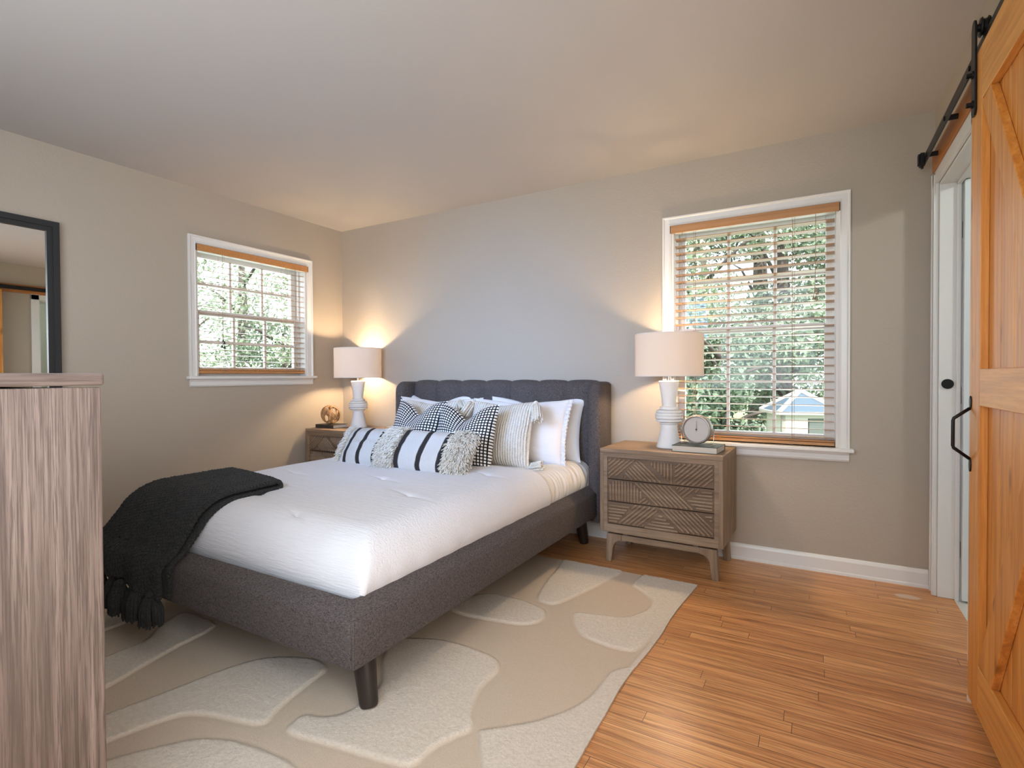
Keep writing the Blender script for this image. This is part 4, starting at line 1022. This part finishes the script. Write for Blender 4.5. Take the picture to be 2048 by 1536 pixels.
nx, ny = 330, 250; ys = np.linspace(-.545, -2.80, ny); us = np.linspace(0, 1, nx)
exx = np.interp(-ys, [-a for a, b in ex], [b for a, b in ex]); X = .30+us[:, None]*(exx[None, :]-.30); Y = np.repeat(ys[None, :], nx, 0)-.018*us[:, None]*np.interp(ys, [-.8, -.5], [0, 1])[None, :]
sd_ = np.full(X.shape, -1e9)
for p in SH: sd_ = np.maximum(sd_, poly_sd(chaikin(p), X, Y))
pile = np.clip(sd_/.010, 0, 1); edge = np.minimum(np.minimum(us[:, None]*3, (1-us[:, None])*3), 0*Y+9); bor = np.clip((3.2-.0-X)/.01, 0, 1)
rs_ = np.random.RandomState(2); pile = np.maximum(pile, .8*np.clip((exx[None, :]-X < .024)*1.0, 0, 1)); Z = .0035+.0042*pile+.0022*pile*rs_.rand(*X.shape)-.0022*np.exp(-(sd_/.006)**2)+.0006*rs_.rand(*X.shape)
mb = MB(); mb.v = [tuple(q) for q in np.stack([X, Y, Z], -1).reshape(-1, 3).tolist()]
mb.f = [(i*ny+j, i*ny+j+1, (i+1)*ny+j+1, (i+1)*ny+j) for i in range(nx-1) for j in range(ny-1)]
# bound edge going down to the floor
ring = [(i, 0) for i in range(nx)]+[(nx-1, j) for j in range(1, ny)]+[(i, ny-1) for i in range(nx-2, -1, -1)]+[(0, j) for j in range(ny-2, 0, -1)]
n0 = len(mb.v); mb.v += [(float(X[i, j]), float(Y[i, j]), .0006) for i, j in ring]
mb.f += [(ring[k][0]*ny+ring[k][1], ring[(k+1) % len(ring)][0]*ny+ring[(k+1) % len(ring)][1], n0+(k+1) % len(ring), n0+k) for k in range(len(ring))]
rug = build('area_rug', mb, 'rug_wool', smooth=True, angle=60); tag(rug, 'cream wool rug with carved organic shapes under the bed', 'rug')
at = rug.data.attributes.new('pile', 'FLOAT', 'POINT'); at.data.foreach_set('value', np.concatenate([pile.ravel(), np.zeros(len(ring))]).astype(np.float32))

# ================================================================== OUTSIDE
struct('ground', MB().box(-40, 40, WT+.02, 40, -.75, -.70).box(-40, -WT-.02, -30, WT+.02, -.75, -.70), 'lawn')
def foliage(n, blobs, size, seed):
    r = np.random.RandomState(seed); B = np.array(blobs); wts = B[:, 3]**2; k = r.choice(len(B), n, p=wts/wts.sum())
    d = r.normal(size=(n, 3)); d /= np.linalg.norm(d, axis=1)[:, None]; rad_ = r.rand(n)**.45
    C = B[k, :3]+d*(B[k, 3]*rad_)[:, None]*np.array([1, 1, .85])
    a = r.normal(size=(n, 3)); a /= np.linalg.norm(a, axis=1)[:, None]; b = np.cross(a, r.normal(size=(n, 3))); b /= np.linalg.norm(b, axis=1)[:, None]
    s = size*(.6+.8*r.rand(n))[:, None]; a, b = a*s, b*s*.5
    V = np.stack([C-a, C+b*.9, C+a, C-b*.9], 1).reshape(-1, 3); mb = MB(); mb.v = [tuple(v) for v in V.tolist()]; mb.f = [(4*i, 4*i+1, 4*i+2, 4*i+3) for i in range(n)]
    return mb
def tree(label, x, y, h, spread, n, leaf, seed, size=.058, low=.15, group='trees outside the windows'):
    t = thing('tree', label, 'tree', (x, y, -.70), 0, group); r = random.Random(seed); bl_ = []
    for k in range(16): bl_.append((r.uniform(-1, 1)*spread*.7, r.uniform(-1, 1)*spread*.7, h*(low+(1-low)*r.random()), spread*r.uniform(.28, .5)))
    build('foliage', foliage(int(n*1.7), bl_, size, seed), leaf, t)
    mb = MB().tube([(0, 0, 0), (.04, .02, h*.4), (-.03, 0, h*.9)], [.16*h/5, .11*h/5, .03], 10)
    for k in range(6):
        z = h*(.3+.1*k); a = k*2.1; mb.tube([(0, 0, z), (math.cos(a)*spread*.4, math.sin(a)*spread*.4, z+h*.12), (math.cos(a)*spread*.7, math.sin(a)*spread*.7, z+h*.16)], [.05, .03, .012], 6)
    build('trunk', mb, 'bark', t, smooth=True)
lb = 'leafy green tree in the thicket outside the large right window'
for k, (x, y, h, s_, n, lf) in enumerate([(1.7, 8.2, 6.2, 1.9, 9000, 'leaf_mid'), (3.1, 9.6, 7.5, 2.1, 10000, 'leaf_dark'), (4.9, 10.2, 7.0, 2.2, 9000, 'leaf_mid'), (.2, 10.8, 8.0, 2.4, 9000, 'leaf_dark'),
        (2.4, 12.5, 9.5, 2.8, 9000, 'leaf_pale'), (2.3, 6.6, 2.6, 1.1, 6000, 'leaf_dark'), (3.3, 8.0, 3.0, 1.1, 6000, 'leaf_mid'), (5.2, 13.5, 9, 2.8, 8000, 'leaf_mid')]):
    tree(lb, x, y, h, s_, n, lf, 20+k, group='trees outside the right window')
for k, (x, y, h, s_, n, lf) in enumerate([(-8.2, 2.6, 6.5, 2.2, 4200, 'leaf_pale'), (-9.6, 5.2, 7.0, 2.4, 4200, 'leaf_pale'), (-10.8, .6, 7.0, 2.4, 3200, 'leaf_mid'), (-7.6, 5.0, 3.2, 1.4, 3500, 'leaf_mid'), (-7.4, 1.6, 2.6, 1.2, 3000, 'leaf_mid'), (-12.5, 4.5, 8.0, 2.6, 2800, 'leaf_pale')]):
    tree('pale leafy tree standing outside the small left window', x, y, h, s_, n, lf, 50+k, low=.12, group='trees outside the left window')
ph = thing('playhouse', 'white playhouse with a blue grey hipped roof on the lawn outside', 'playhouse', (3.565, 5.55, -.70), rad(20))
mb = MB(); w2 = .37
mb.box(-w2, -w2+.05, -w2, w2, 0, 1.26).box(w2-.05, w2, -w2, w2, 0, 1.26).box(-w2, w2, w2-.05, w2, 0, 1.26)
mb.box(-w2, -.02, -w2, -w2+.05, 0, 1.26).box(.28, w2, -w2, -w2+.05, 0, 1.26).box(-.02, .28, -w2, -w2+.05, 0, .80).box(-.02, .28, -w2, -w2+.05, 1.18, 1.26)
build('playhouse_wall', mb, 'playhouse_white', ph)
build('playhouse_shutter', MB().box(.0, .27, -w2+.02, -w2+.04, .80, 1.18), 'playhouse_dark', ph)
A = w2+.07; mb = MB().add([(-A, -A, 1.26), (A, -A, 1.26), (A, A, 1.26), (-A, A, 1.26), (0, 0, 1.56)], [(0, 1, 4), (1, 2, 4), (2, 3, 4), (3, 0, 4), (3, 2, 1, 0)]); build('playhouse_roof', mb, 'playhouse_roof', ph)
mb = MB()
for sx in (-1, 1):
    for sy in (-1, 1): mb.tube([(sx*A, sy*A, 1.265), (0, 0, 1.57)], .032, 6)
    mb.box(-A, A, sx*A-.02, sx*A+.02, 1.235, 1.275).box(sx*A-.02, sx*A+.02, -A, A, 1.235, 1.275)
build('roof_trim', mb, 'playhouse_white', ph)
